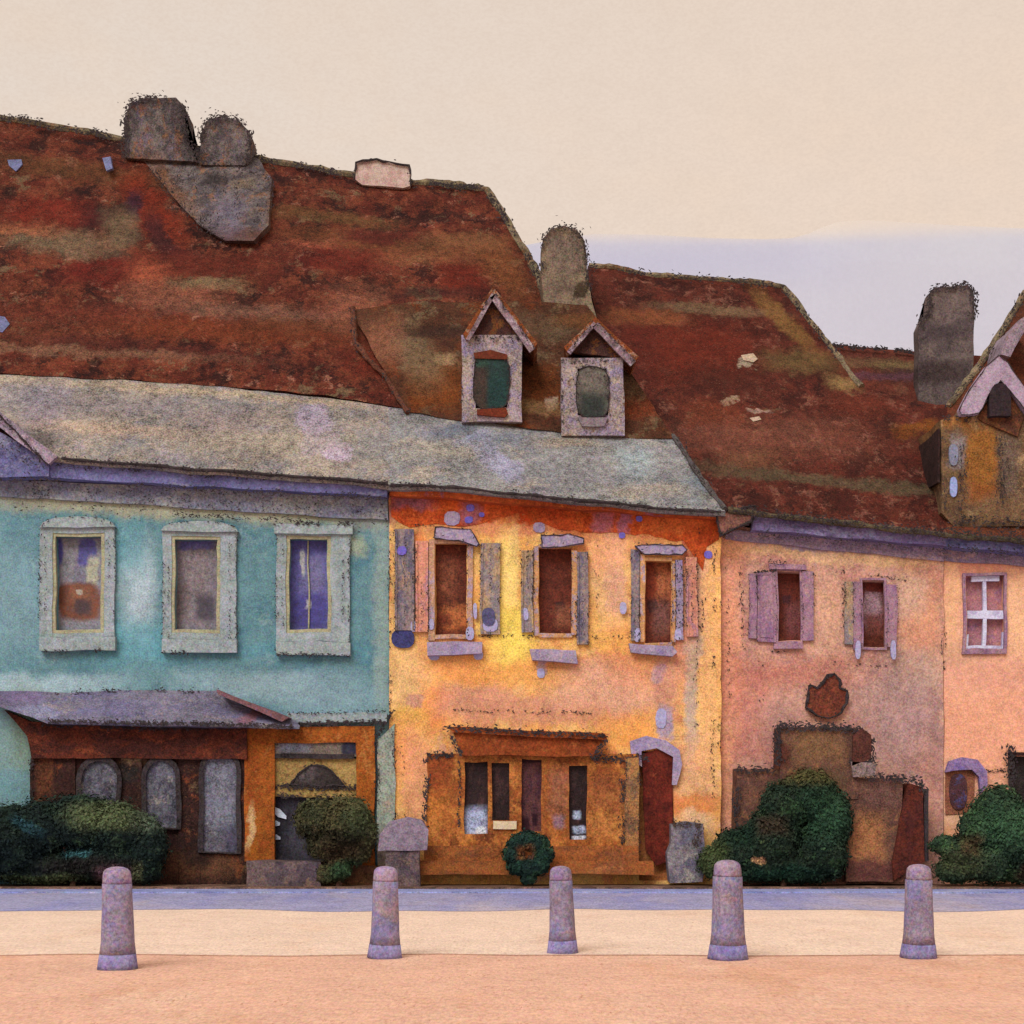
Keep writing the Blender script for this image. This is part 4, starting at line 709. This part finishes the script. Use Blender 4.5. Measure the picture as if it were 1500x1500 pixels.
# corner bracket
poly(ph, 'eave_bracket', [(1048, 752), (1106, 742), (1100, 764), (1056, 784)], mat('brown_bracket', (128, 84, 72), grain=.25), -.34, .0, ink=50, inkr=1.8)
mR3 = mat('deep_red_roof_tiles', (104, 46, 33), Y=2.5, k=KT, mottle=[((70, 28, 22), 2.2, (1, .4, .9), .46, .57, .85), ((150, 94, 74), 3.2, (1, .4, 1), .54, .64, .75), ((52, 22, 20), 2.0, (1, .6, 1.2), .58, .66, .8), ((138, 108, 76), 1.6, (1, .6, 1.6), .60, .70, .6)], grain=.28, fleck=(176, 128, 106), dark=(70, 36, 32), warp=.2,
  patches=[(1020, 500, 90, 60, (110, 38, 22), .5, .85), (950, 440, 60, 14, (146, 84, 48), .6, .8), (1060, 420, 90, 9, (136, 104, 74), .6, .8, 3), (930, 500, 40, 50, (94, 34, 24), .6, .7), (1070, 560, 50, 26, (80, 34, 24), .6, .8), (1165, 440, 14, 70, (140, 98, 52), .5, .85, -32), (1180, 520, 50, 20, (120, 92, 54), .6, .8), (1240, 560, 24, 14, (162, 124, 76), .5, .9), (1098, 526, 12, 6, (182, 160, 132), .3, .9), (1065, 597, 14, 5, (180, 150, 120), .3, .8, -20), (1105, 613, 14, 4, (186, 152, 130), .3, .8), (1110, 660, 120, 30, (150, 92, 70), .8, .5), (1040, 620, 40, 20, (132, 62, 36), .6, .6), (1080, 700, 40, 16, (134, 88, 60), .6, .6), (1200, 735, 200, 9, (102, 84, 60), .6, .85, 6), (1345, 690, 30, 40, (104, 40, 28), .5, .8, -40), (1330, 640, 30, 12, (150, 84, 30), .5, .8, -10), (1330, 665, 16, 16, (96, 50, 34), .6, .7), (1250, 600, 40, 20, (122, 52, 34), .6, .7), (1380, 745, 12, 18, (134, 52, 32), .4, .8)])
r3 = roofobj(ph, 'roof', [(866, 636, 1.15), (930, 640, 1.15), (990, 644, 1.15), (1066, 748, -.30), (1200, 764, -.30), (1300, 774, -.30), (1388, 784, -.30)],
  [(860, 388, 4.8), (930, 398, 4.8), (1010, 406, 4.8), (1090, 412, 4.8), (1148, 420, 4.8), (1262, 566, 2.6), (1388, 596, 2.2)], mR3, back=9, nv=14)
ridge(r3, [(862, 388, 4.8), (930, 398, 4.8), (1010, 406, 4.8), (1090, 412, 4.8), (1148, 420, 4.8), (1205, 494, 3.7), (1262, 566, 2.6)], .07)
bm = BM(); tube(bm, [P(1066+322*i/30, 748+36*i/30, -.34) for i in range(31)], .05, 8, 0, .3); sketch(bm, [(1066, 745), (1388, 782)], -.42, 110, 3.5, 1.6, 1, gap=.1); obj('gutter', bm, [mat('olive_brown_gutter', (88, 74, 56), grain=.3), INK], ph)
for pts in ([(1086, 521), (1104, 518), (1110, 526), (1104, 531), (1090, 528)], [(1052, 590), (1064, 592), (1078, 602), (1062, 599)], [(1098, 612), (1112, 609), (1116, 614), (1104, 617)]):
    cx, cy = pts[0]; Yp = 4.8-(cy-410)/230*3.6 if cy < 640 else 1
    bm = BM(); tprism(bm, pts, (645, 1.15), (410, 4.8), .02, .1); obj('pale_roof_tile', bm, mat('pale_roof_tile', (178, 150, 124), grain=.2), r3)
# porch
mPo = mat('umber_porch_stone', (112, 74, 58), mottle=[((84, 54, 48), 2.2, (1, 1, 1), .44, .58, .85), ((150, 98, 64), 2, (1, 1, 1), .54, .66, .8)], grain=.28, fleck=(176, 124, 88), dark=(62, 42, 42), Y=-.5,
  patches=[(1195, 1095, 40, 24, (124, 88, 56), .6, .7), (1195, 1150, 40, 20, (92, 70, 44), .6, .8), (1300, 1160, 40, 20, (112, 76, 66), .6, .7), (1270, 1230, 24, 34, (176, 112, 66), .6, .7), (1285, 1275, 40, 14, (88, 46, 44), .5, .8), (1145, 1110, 9, 20, (84, 40, 32), .4, .8)])
pr = thing('porch_tmp', '', '', P(1220, 1301, 0)) if False else None
bm = BM(); bx(bm, 1142, 1066, 1258, 1170, -.62, .08); sketch(bm, [(1138, 1120), (1138, 1064), (1262, 1068), (1276, 1090), (1274, 1130)], -.66, 170, 3.6, 2.0, 1, gap=-.3); porch = obj('porch', bm, [mPo, INK], ph)
bm = BM(); bx(bm, 1078, 1126, 1142, 1296, -.50, .08); sketch(bm, [(1078, 1240), (1078, 1126), (1134, 1128)], -.54, 110, 3, 1.8, 1, gap=0); obj('porch_side', bm, [mPo, INK], porch)
bm = BM(); bx(bm, 1142, 1170, 1240, 1296, -.46, .08); bx(bm, 1240, 1140, 1322, 1292, -.59, .08); sketch(bm, [(1244, 1120), (1262, 1116), (1284, 1122)], -.68, 200, 4, 1.8, 1, gap=-.3); sketch(bm, [(1262, 1134), (1350, 1146), (1352, 1160)], -.68, 150, 3, 1.8, 1, gap=-.2); obj('porch_wall', bm, [mPo, INK], porch)
poly(porch, 'porch_cheek', [(1250, 1078), (1262, 1066), (1276, 1076), (1276, 1112), (1248, 1122)], mat('dark_umber', (84, 46, 38), grain=.3), -.70, -.621)
poly(porch, 'carved_corbel', [(1246, 1116), (1284, 1118), (1282, 1136), (1250, 1138)], mat('grey_corbel', (128, 104, 98), grain=.35, dark=(50, 40, 42)), -.70, -.621)
poly(porch, 'porch_door', [(1330, 1148), (1352, 1154), (1354, 1262), (1308, 1290), (1306, 1262)], mat('dark_red_porch_door', (92, 40, 28), mottle=[((66, 30, 28), 2.4, (1, 1, 1), .46, .6, .8)], grain=.28), -.66, -.2)
bm = BM(); bx(bm, 1354, 1156, 1360, 1262, -.62, -.54); obj('porch_post', bm, INK, porch)
# shield sign
bm = BM(); sp_ = [(1186, 1004), (1198, 1008), (1206, 1000), (1212, 990), (1222, 988), (1230, 996), (1230, 1008), (1240, 1012), (1240, 1030), (1232, 1044), (1216, 1052), (1196, 1048), (1180, 1036), (1184, 1018)]
prism(bm, sp_, -.02, .09); pencil(bm, sp_+[sp_[0]], -.03, 2.0, 1, 30)
tag(obj('shield_sign', bm, [mat('brown_shield', (110, 58, 44), grain=.28, mottle=[((78, 42, 36), 3, (1, 1, 1), .48, .6, .8), ((134, 78, 52), 3, (1, 1, 1), .58, .66, .6)], k=1), INK], None, w=.012), 'dark brown shield shaped sign with black outline on pink wall above the porch', 'sign')

# ================================================================== SALMON HOUSE
sh = thing('salmon_house', 'pale salmon house with a white crossed window and a large lilac gabled dormer', 'house', P(1470, 1301, 0))
SY = .14
mSa = mat('salmon_plaster', (234, 164, 130), Y=SY, mottle=[((238, 176, 140), .8, (1, 1, 1), .45, .6, .6), ((222, 148, 118), 1.2, (1, 1, 1), .56, .68, .5)],
  patches=[(1450, 830, 90, 14, (206, 130, 104), .6, .7, 4), (1395, 870, 10, 90, (232, 172, 126), .6, .8), (1450, 990, 90, 24, (222, 154, 126), .6, .8), (1490, 900, 20, 60, (240, 184, 136), .6, .7), (1400, 960, 40, 14, (206, 150, 120), .6, .7), (1440, 1080, 80, 60, (238, 160, 124), .6, .7), (1390, 1170, 16, 60, (232, 176, 136), .6, .7), (1385, 1240, 20, 20, (226, 140, 80), .6, .8)], grain=.13, fleck=(242, 190, 158), dark=(196, 126, 104))
os_ = [(1416, 842, 1472, 954), (1385, 1128, 1425, 1190), (1482, 1108, 1560, 1200)]
wall(sh, mSa, 1382.5, 1700, [(1382.5, 800), (1700, 826)], SY, os_, drawn_edges=[([(1385, 900), (1384, 1000)], 16), ([(1440, 1128), (1480, 1130)], 90), ([(1376, 1130), (1378, 1210)], 50), ([(1425, 1145), (1440, 1145)], 90)])
mWc = mat('white_lilac_joinery', (206, 198, 214), grain=.1, mottle=[((180, 164, 192), 4, (1, 1, 1), .48, .6, .8)], dark=(160, 130, 150))
bm = BM(); ring(bm, 1411, 838, 1475, 958, 4, SY-.06, SY+.02, tb=8); w_ = obj('window', bm, [mLi], sh)
bm = BM(); bx(bm, 1440, 842, 1445, 954, SY+.03, SY+.10); bx(bm, 1416, 894, 1472, 906, SY+.025, SY+.10); bx(bm, 1424, 841, 1464, 851, SY+.02, SY+.10); bx(bm, 1416, 946, 1472, 955, SY+.02, SY+.10); bx(bm, 1415, 930, 1419, 955, SY+.015, SY+.10); bx(bm, 1468, 926, 1473, 955, SY+.015, SY+.10)
obj('glazing_bars', bm, mWc, w_)
pane(w_, os_[0], mat('rosy_glass', (176, 118, 122), mottle=[((196, 130, 116), 3, (1, 1, 1), .5, .62, .8), ((146, 104, 140), 3, (1, 1, 1), .56, .66, .8)], grain=.18, rough=.5), SY)
# small arched window
bm = BM(); prism(bm, arch(1385, 1122, 1427, 1192, 14), SY-.02, SY+.18); w_ = obj('arched_window', bm, mat('brown_arch_frame', (146, 88, 64), grain=.28, dark=(90, 52, 44)), sh)
poly(w_, 'pane', oval(1404, 1160, 13, 26, 14), mat('dark_violet_glass', (78, 46, 50), grain=.3, mottle=[((74, 70, 108), 4, (1, 1, 1), .52, .62, .8), ((112, 60, 34), 4, (1, 1, 1), .56, .62, .8)], rough=.4), SY-.05, SY-.021)
bm = BM(); o1 = [(1386, 1132), (1392, 1116), (1410, 1110), (1432, 1112), (1446, 1130), (1446, 1150), (1436, 1162), (1434, 1138), (1424, 1128), (1396, 1130)]; prism(bm, o1, SY-.13, SY-.003); obj('hood', bm, mat('violet_hood', (146, 116, 152), grain=.2, mottle=[((118, 96, 150), 4, (1, 1, 1), .5, .6, .8)]), w_)
bm = BM(); ring(bm, 1478, 1102, 1564, 1206, 5, SY-.06, SY+.02); sketch(bm, [(1480, 1090), (1482, 1200)], SY-.08, 160, 4, 2, 1, gap=-.3); w_ = obj('window', bm, [mWd, INK], sh); pane(w_, os_[2], mLu, SY)
bm = BM(); quadbox(bm, [(1386, 778), (1386, 800), (1700, 828), (1700, 806)], -.22, .1); sketch(bm, [(1386, 802), (1500, 812)], -.24, 60, 3, 1.3, 1); obj('eave_band', bm, [mC, INK], sh)  # eave shade again, carried by the same lavender colour
bm = BM(); quadbox(bm, [(1382, 800), (1382, 820), (1700, 844), (1700, 824)], SY-.05, SY+.01); obj('frieze', bm, mFz, sh)
mR4 = mat('brown_mottled_roof', (124, 92, 66), Y=1, k=KR, mottle=[((100, 70, 50), 1.6, (1, .6, 1), .44, .6, .8), ((146, 120, 90), 1.8, (1, .6, 1), .54, .66, .8)], grain=.28, dark=(60, 44, 40), fleck=(170, 144, 112), patches=[(1395, 760, 50, 14, (104, 88, 64), .6, .7)])
r4 = roofobj(sh, 'roof', [(1388, 784, -.30), (1450, 790, -.30), (1560, 800, -.30), (1700, 812, -.30)], [(1388, 596, 2.2), (1440, 530, 3.2), (1500, 430, 5.0), (1700, 380, 5.0)], mat('rust_brown_upper_roof', (120, 62, 40), mottle=[((92, 50, 32), 1.4, (1, .6, 1), .45, .6, .8), ((140, 92, 60), 1.8, (1, .6, 1), .56, .66, .7)], k=KT, grain=.28, fleck=(170, 124, 98), dark=(60, 34, 30), patches=[(1470, 470, 34, 24, (104, 58, 34), .5, .7)], Y=3), back=9, nv=12)
ridge(r4, [(1388, 596, 2.2), (1440, 530, 3.2), (1500, 430, 5.0), (1600, 404, 5.0)], .07)
poly(r4, 'lilac_coping', [(1466, 520), (1474, 494), (1492, 470), (1516, 452), (1530, 462), (1500, 486), (1486, 510), (1480, 524)], mat('lilac_coping', (142, 120, 128), grain=.25, mottle=[((112, 88, 84), 3, (1, 1, 1), .5, .62, .7)]), 2.2, 4.4)
gm4 = BM(); tube(gm4, [P(1388+300*i/20, 784+27*i/20, -.34) for i in range(21)], .05, 8, 0, .3); sketch(gm4, [(1388, 778), (1500, 788)], -.42, 150, 5, 1.6, 1, gap=0); obj('gutter', gm4, [mat('dark_olive_gutter', (84, 72, 56), grain=.3), INK], sh)
# big dormer
mBd = mat('ochre_brown_dormer', (108, 80, 56), Y=-.1, mottle=[((80, 56, 44), 3, (1, 1, 1), .45, .6, .8), ((156, 126, 90), 2.4, (1, 1, 1), .56, .66, .8)], grain=.28, dark=(62, 46, 42), fleck=(170, 146, 112), patches=[(1436, 670, 24, 44, (146, 90, 36), .35, .85), (1438, 720, 26, 14, (130, 72, 32), .5, .8), (1480, 690, 14, 50, (104, 84, 72), .5, .8), (1400, 620, 20, 10, (146, 94, 46), .5, .7), (1400, 665, 10, 20, (132, 122, 124), .5, .8), (1480, 740, 40, 16, (110, 80, 56), .5, .7)])
bm = BM(); prism(bm, [(1378, 615), (1405, 608), (1468, 545), (1500, 590), (1560, 660), (1560, 772), (1400, 772), (1380, 750)], -.12, 2.2); sketch(bm, [(1380, 610), (1440, 612)], -.15, 90, 4, 1.4, 1); sketch(bm, [(1466, 640), (1470, 740)], -.15, 90, 5, 1.5, 1, gap=0); sketch(bm, [(1410, 650), (1408, 750)], -.15, 60, 4, 1.4, 1, gap=0); sketch(bm, [(1400, 762), (1500, 768)], -.15, 110, 5, 1.6, 1, gap=0); sketch(bm, [(1380, 640), (1385, 750)], -.15, 40, 2, 1.3, 1)
bd = obj('dormer', bm, [mBd, INK], r4)
poly(bd, 'bargeboard', [(1405, 600), (1420, 572), (1444, 536), (1462, 520), (1476, 530), (1500, 566), (1530, 610), (1518, 622), (1480, 572), (1466, 556), (1448, 578), (1434, 606), (1408, 608)], mat('pale_lilac_bargeboard', (166, 142, 156), grain=.16, mottle=[((142, 116, 130), 3, (1, 1, 1), .5, .62, .7)], dark=(120, 96, 106)), -.30, -.121, ink=6, inkr=.6)
poly(bd, 'gable_panel', [(1432, 612), (1450, 582), (1466, 558), (1482, 580), (1500, 612), (1490, 640), (1440, 618)], mat('umber_gable', (98, 58, 36), grain=.3, mottle=[((70, 42, 34), 3, (1, 1, 1), .5, .6, .8)]), -.17, -.121)
poly(bd, 'gable_hole_dark_panel', arch(1449, 560, 1481, 610, 24), mat('black_brown_hole_dark', (48, 36, 38), grain=.25), -.315, -.172)  # solid panel; the dark inside of the hole is put into its colour
bm = BM(); quadbox(bm, [(1374, 628), (1373, 706), (1376.5, 706), (1376.5, 628)], -.10, 1.9); obj('dark_cheek', bm, mat('dark_umber_cheek', (50, 32, 30), grain=.3), bd)  # thin dark panel along the left cheek of the dormer
for r in ((1390, 650, 1404, 682), (1391, 698, 1402, 728)): poly(bd, 'pane', oval((r[0]+r[2])/2, (r[1]+r[3])/2, (r[2]-r[0])/2, (r[3]-r[1])/2, 12), mat('blue_slit_glass', (124, 122, 138) if r[1] < 690 else (146, 154, 196), grain=.15), -.16, -.121)
for a, b, c, d in ((1300, 620, 1350, 660), (1300, 690, 1345, 706)): pass
# far house behind
fh = thing('far_house', 'low red roofed house behind the pink house with a stepped grey brown chimney', 'house', P(1300, 1301, 9))
bm = BM(); strip(bm, [(1160, 660, 5.2), (1300, 660, 5.2), (1470, 660, 5.2)], [(1170, 500, 7.5), (1300, 512, 7.5), (1450, 522, 7.5)], 6, 0, 12); sketch(bm, [(1190, 503), (1300, 513), (1350, 517)], 7.3, 130, 2, 1.6, 1, gap=0)
fr = obj('roof', bm, [mat('far_rust_roof', (122, 58, 42), k=KT, Y=6.5, mottle=[((96, 46, 36), 1.2, (1, 1, 1), .45, .6, .8), ((140, 84, 62), 1.5, (1, 1, 1), .56, .66, .7)], grain=.28, fleck=(160, 112, 90), patches=[(1280, 520, 90, 10, (124, 88, 60), .5, .85), (1360, 540, 60, 12, (84, 58, 50), .6, .8), (1290, 545, 90, 6, (110, 66, 76), .5, .7), (1320, 525, 30, 8, (146, 118, 76), .5, .6)]), INK], fh)
bm = BM(); hexa(bm, [Vector((P(1165, 0, 5.6).x, 5.6, z)) for z in (0,)]+[Vector((P(1165, 0, 5.6).x, 11.5, 0)), Vector((P(1465, 0, 5.6).x, 11.5, 0)), Vector((P(1465, 0, 5.6).x, 5.6, 0)), Vector((P(1165, 0, 5.6).x, 5.6, 8.8)), Vector((P(1165, 0, 5.6).x, 11.5, 8.8)), Vector((P(1465, 0, 5.6).x, 11.5, 8.8)), Vector((P(1465, 0, 5.6).x, 5.6, 8.8))]); obj('wall', bm, mPk2, fh)
bm = BM(); pts = [(1346, 600), (1345, 478), (1352, 464), (1360, 462), (1361, 428), (1368, 420), (1418, 418), (1426, 428), (1427, 468), (1424, 600)]; prism(bm, pts, 6.25, 6.7); sketch(bm, pts[1:-1], 6.2, 110, 3, 1.7, 1, gap=0)
obj('chimney', bm, [mat('grey_mauve_chimney', (124, 104, 98), Y=5.4, k=KCH, mottle=[((98, 82, 82), 1.8, (1, 1, 1), .44, .6, .8), ((142, 120, 108), 2, (1, 1, 1), .56, .66, .7)], grain=.26, fleck=(160, 138, 124), dark=(60, 50, 52), patches=[(1395, 470, 32, 12, (84, 68, 70), .5, .7), (1390, 530, 40, 16, (72, 54, 52), .5, .8)]), INK], fr)

# ================================================================== SHRUBS
def leafmat(name, a, b, c, d, patches=()):
    return mat(name, a, mottle=[(b, 2.2, (1, 1, 1), .42, .56, .9), (c, 2.6, (1, 1, 1), .52, .62, .85), (d, 4.5, (1, 1, 1), .60, .68, .8)], grain=.3, patches=patches, Y=-.6, k=(.86, .84, .92), warp=.12)
def shrub(label, clumps, Y, lm_, n=5200, size=.031, stem=None, group='shrubs in front of the houses', seed=1):
    rnd = random.Random(seed)
    cx = sum(c[0] for c in clumps)/len(clumps)
    root = thing('shrub', label, 'shrub', Vector((P(cx, 0, Y).x, Y, .06)), group)
    bm = BM(); tot = sum(c[2]*c[3] for c in clumps); s = (DC+Y)/F
    for x, y, rx, ry in clumps:
        c = P(x, y, Y); R = Vector((rx*s, min(rx, ry)*s*.8, ry*s))
        # dense inner mass
        m = bmesh.ops.create_icosphere(bm, subdivisions=3, radius=1)
        for v in m['verts']:
            q = v.co.copy(); k = .86+.22*noise.noise(q*2.2+c*3)
            v.co = c+Vector((q.x*R.x*k, q.y*R.y*k, q.z*R.z*k))
            v.co.z = max(v.co.z, .05)
        for _ in range(int(n*rx*ry/tot)):
            d = Vector((rnd.gauss(0, 1), rnd.gauss(0, 1), rnd.gauss(0, 1))).normalized()
            if d.y > .35: d.y = -d.y
            k = rnd.uniform(.80, 1.03)+.16*noise.noise(d*2.4+c*3)
            if rnd.random() < .07: k += rnd.uniform(.03, .13)
            p = c+Vector((d.x*R.x, d.y*R.y, d.z*R.z))*k
            if p.z < .07: continue
            nn = (d+Vector((rnd.uniform(-.5, .5), rnd.uniform(-.5, .5), rnd.uniform(-.5, .5)))).normalized()
            u = nn.cross(Vector((rnd.uniform(-1, 1), rnd.uniform(-1, 1), rnd.uniform(-1, 1)))).normalized(); w_ = nn.cross(u)
            L = size*rnd.uniform(.5, 1.7); H = L*.5
            bm.faces.new([bm.verts.new(q) for q in (p-u*L, p+w_*H-u*.1*L, p+u*L, p-w_*H-u*.1*L)])
    obj('foliage', bm, lm_, root, w=0, seg=None)
    bm = BM(); sx = stem or cx; base = Vector((P(sx, 0, Y).x, Y, .0))
    tube(bm, [base, base+Vector((.02, 0, .15)), base+Vector((-.01, 0, .35)), base+Vector((.04, 0, .6))], .05, 7, 0, .2)
    for k in range(4): tube(bm, [base+Vector((0, 0, .3)), base+Vector(((k-1.5)*.12, -.05, .5)), base+Vector(((k-1.5)*.25, -.08, .75))], .022, 6)
    obj('stem', bm, mat('shrub_stem', (84, 58, 44), grain=.3), root, w=0, seg=None)
    return root
DG = ((34, 52, 44), (24, 36, 34), (58, 78, 56), (84, 96, 62))
shrub('large dark green shrub with teal patches at the left edge under the blue house shopfront', [(15, 1235, 55, 60), (-50, 1240, 60, 70), (60, 1215, 50, 46), (120, 1205, 60, 44), (170, 1215, 55, 44), (215, 1240, 34, 46), (150, 1262, 70, 32), (60, 1270, 80, 28), (212, 1275, 30, 22)], -.65,
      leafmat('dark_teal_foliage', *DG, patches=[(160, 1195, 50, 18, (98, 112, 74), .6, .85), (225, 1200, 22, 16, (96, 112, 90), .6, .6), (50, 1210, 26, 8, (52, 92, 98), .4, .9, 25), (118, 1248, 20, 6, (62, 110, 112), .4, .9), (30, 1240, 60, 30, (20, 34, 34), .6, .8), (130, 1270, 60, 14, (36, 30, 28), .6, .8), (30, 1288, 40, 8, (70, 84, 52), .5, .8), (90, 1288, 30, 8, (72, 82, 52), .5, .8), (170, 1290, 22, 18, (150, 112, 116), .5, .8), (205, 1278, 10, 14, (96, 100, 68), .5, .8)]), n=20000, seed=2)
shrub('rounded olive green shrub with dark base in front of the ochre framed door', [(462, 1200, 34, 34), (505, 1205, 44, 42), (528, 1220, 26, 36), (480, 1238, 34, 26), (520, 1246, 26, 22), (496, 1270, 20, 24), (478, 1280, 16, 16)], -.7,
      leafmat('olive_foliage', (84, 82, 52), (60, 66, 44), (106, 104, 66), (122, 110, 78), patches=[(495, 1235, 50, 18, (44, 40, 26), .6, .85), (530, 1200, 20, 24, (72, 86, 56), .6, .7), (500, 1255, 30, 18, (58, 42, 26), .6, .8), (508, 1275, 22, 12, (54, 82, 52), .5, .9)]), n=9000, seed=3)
r_ = shrub('small round dark green wreath shaped shrub before the orange shopfront', [(774+22*math.cos(a), 1252+21*math.sin(a), 17, 16) for a in [i*math.pi/4 for i in range(8)]]+[(774, 1286, 12, 12)], -.78,
      leafmat('bottle_green_foliage', (34, 62, 48), (26, 44, 40), (52, 80, 56), (60, 92, 60), patches=[(770, 1248, 12, 10, (150, 92, 46), .5, .6)]), n=3600, size=.035, stem=774, seed=4)
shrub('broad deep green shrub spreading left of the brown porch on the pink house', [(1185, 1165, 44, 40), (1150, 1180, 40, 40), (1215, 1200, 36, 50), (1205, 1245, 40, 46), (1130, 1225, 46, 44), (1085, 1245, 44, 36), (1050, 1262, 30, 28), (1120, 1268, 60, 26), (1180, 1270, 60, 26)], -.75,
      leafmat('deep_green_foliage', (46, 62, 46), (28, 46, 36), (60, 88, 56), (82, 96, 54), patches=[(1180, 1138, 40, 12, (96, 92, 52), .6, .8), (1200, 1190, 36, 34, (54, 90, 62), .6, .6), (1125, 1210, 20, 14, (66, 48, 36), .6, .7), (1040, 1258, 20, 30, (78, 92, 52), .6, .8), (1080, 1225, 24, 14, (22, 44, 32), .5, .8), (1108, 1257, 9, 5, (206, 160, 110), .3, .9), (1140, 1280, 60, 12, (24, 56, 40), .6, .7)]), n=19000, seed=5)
shrub('tall mid green shrub at the right edge in front of the salmon house', [(1462, 1185, 42, 36), (1440, 1215, 40, 36), (1485, 1220, 50, 50), (1410, 1248, 36, 26), (1385, 1238, 26, 16), (1400, 1276, 36, 20), (1450, 1262, 50, 34), (1520, 1240, 50, 60), (1500, 1275, 40, 22)], -.75,
      leafmat('mid_green_foliage', (52, 72, 52), (36, 56, 40), (68, 96, 60), (84, 98, 56), patches=[(1460, 1210, 40, 30, (62, 98, 66), .6, .6), (1400, 1262, 34, 18, (72, 76, 48), .6, .7), (1495, 1275, 16, 14, (62, 34, 28), .5, .8), (1415, 1235, 16, 14, (92, 70, 46), .6, .7)]), n=18000, seed=6)

# ================================================================== BOLLARDS
def bollmat(i, body, foot):
    return None
mBo = mat('mauve_granite', (142, 124, 140), mottle=[((120, 112, 150), 2.6, (1, 1, 1), .45, .6, .8), ((156, 128, 130), 3, (1, 1, 1), .54, .64, .8)], grain=.18, dark=(88, 74, 92), fleck=(168, 150, 166))
mBf = mat('violet_stained_granite', (140, 126, 160), mottle=[((120, 108, 156), 3, (1, 1, 1), .5, .62, .8)], grain=.16, dark=(86, 74, 140))
mBh = mat('pinkish_granite', (156, 130, 142), mottle=[((132, 112, 150), 4, (1, 1, 1), .46, .6, .8)], grain=.2, dark=(100, 80, 100), fleck=(190, 164, 166))
labs = ['stone bollard furthest left, in front of the large dark shrub', 'stone bollard in front of the mauve pedestal between the blue and orange houses', 'smallest stone bollard, just right of the wreath shaped shrub', 'stone bollard in front of the left tip of the broad deep green shrub', 'stone bollard in front of the brown porch, furthest right']
def lathe(bm, prof, n=14, sq=3.2):
    rings = []
    for z, r in prof:
        rr = []
        for k in range(n):
            a = 2*math.pi*(k+.5)/n; c, s_ = math.cos(a), math.sin(a)
            q = (abs(c)**sq+abs(s_)**sq)**(-1/sq)
            rr.append(bm.verts.new((c*q*r, s_*q*r, z)))
        rings.append(rr)
    for a, b in zip(rings, rings[1:]):
        for k in range(n): bm.faces.new([a[k], a[(k+1) % n], b[(k+1) % n], b[k]])
    bm.faces.new(rings[0][::-1]); bm.faces.new(rings[-1])
def locobj(name, bm, m, parent):
    for v in bm.verts: v.co = wob(v.co+Vector((3, 0, 1)), .010)-Vector((3, 0, 1))
    me = bpy.data.meshes.new(name); bm.to_mesh(me); bm.free(); me.materials.append(m)
    for p in me.polygons: p.use_smooth = True
    o = bpy.data.objects.new(name, me); C.objects.link(o); o.parent = parent; return o
bpos = [(172, 1419), (563, 1403), (824, 1396), (1066, 1405), (1345, 1403)]
proto = thing('bollard', labs[0], 'bollard', (0, 0, 0), 'stone bollards in a row across the paving')
bm = BM(); lathe(bm, [(.14, .166), (.25, .156), (.4, .149), (.55, .144), (.70, .140), (.80, .138)], 16, 2.7); locobj('shaft', bm, mBo, proto)
bm = BM(); lathe(bm, [(0.0, .186), (.05, .178), (.139, .1665)], 16, 3.0); locobj('foot', bm, mBf, proto)
bm = BM(); lathe(bm, [(.801, .137), (.83, .136), (.88, .132), (.915, .124), (.94, .10), (.955, .06), (.96, .02)], 16, 2.2); locobj('cap', bm, mBh, proto)
for i, (px, py) in enumerate(bpos):
    if i == 0: r = proto
    else:
        r = proto.copy(); C.objects.link(r); r['label'] = labs[i]
        for ch_ in list(proto.children):
            c = ch_.copy(); C.objects.link(c); c.parent = r
    Yb = yrow(py); p = P(px, py, Yb)
    r.location = (p.x, Yb, 0.0)
    s = [1, .92, .86, 1, .92][i]; hz = [1, .96, .94, 1.03, .98][i]
    r.scale = (s, s, hz); r.rotation_euler = (0, [0, .02, -.02, 0, .01][i], [.1, .3, -.2, .5, .2][i])
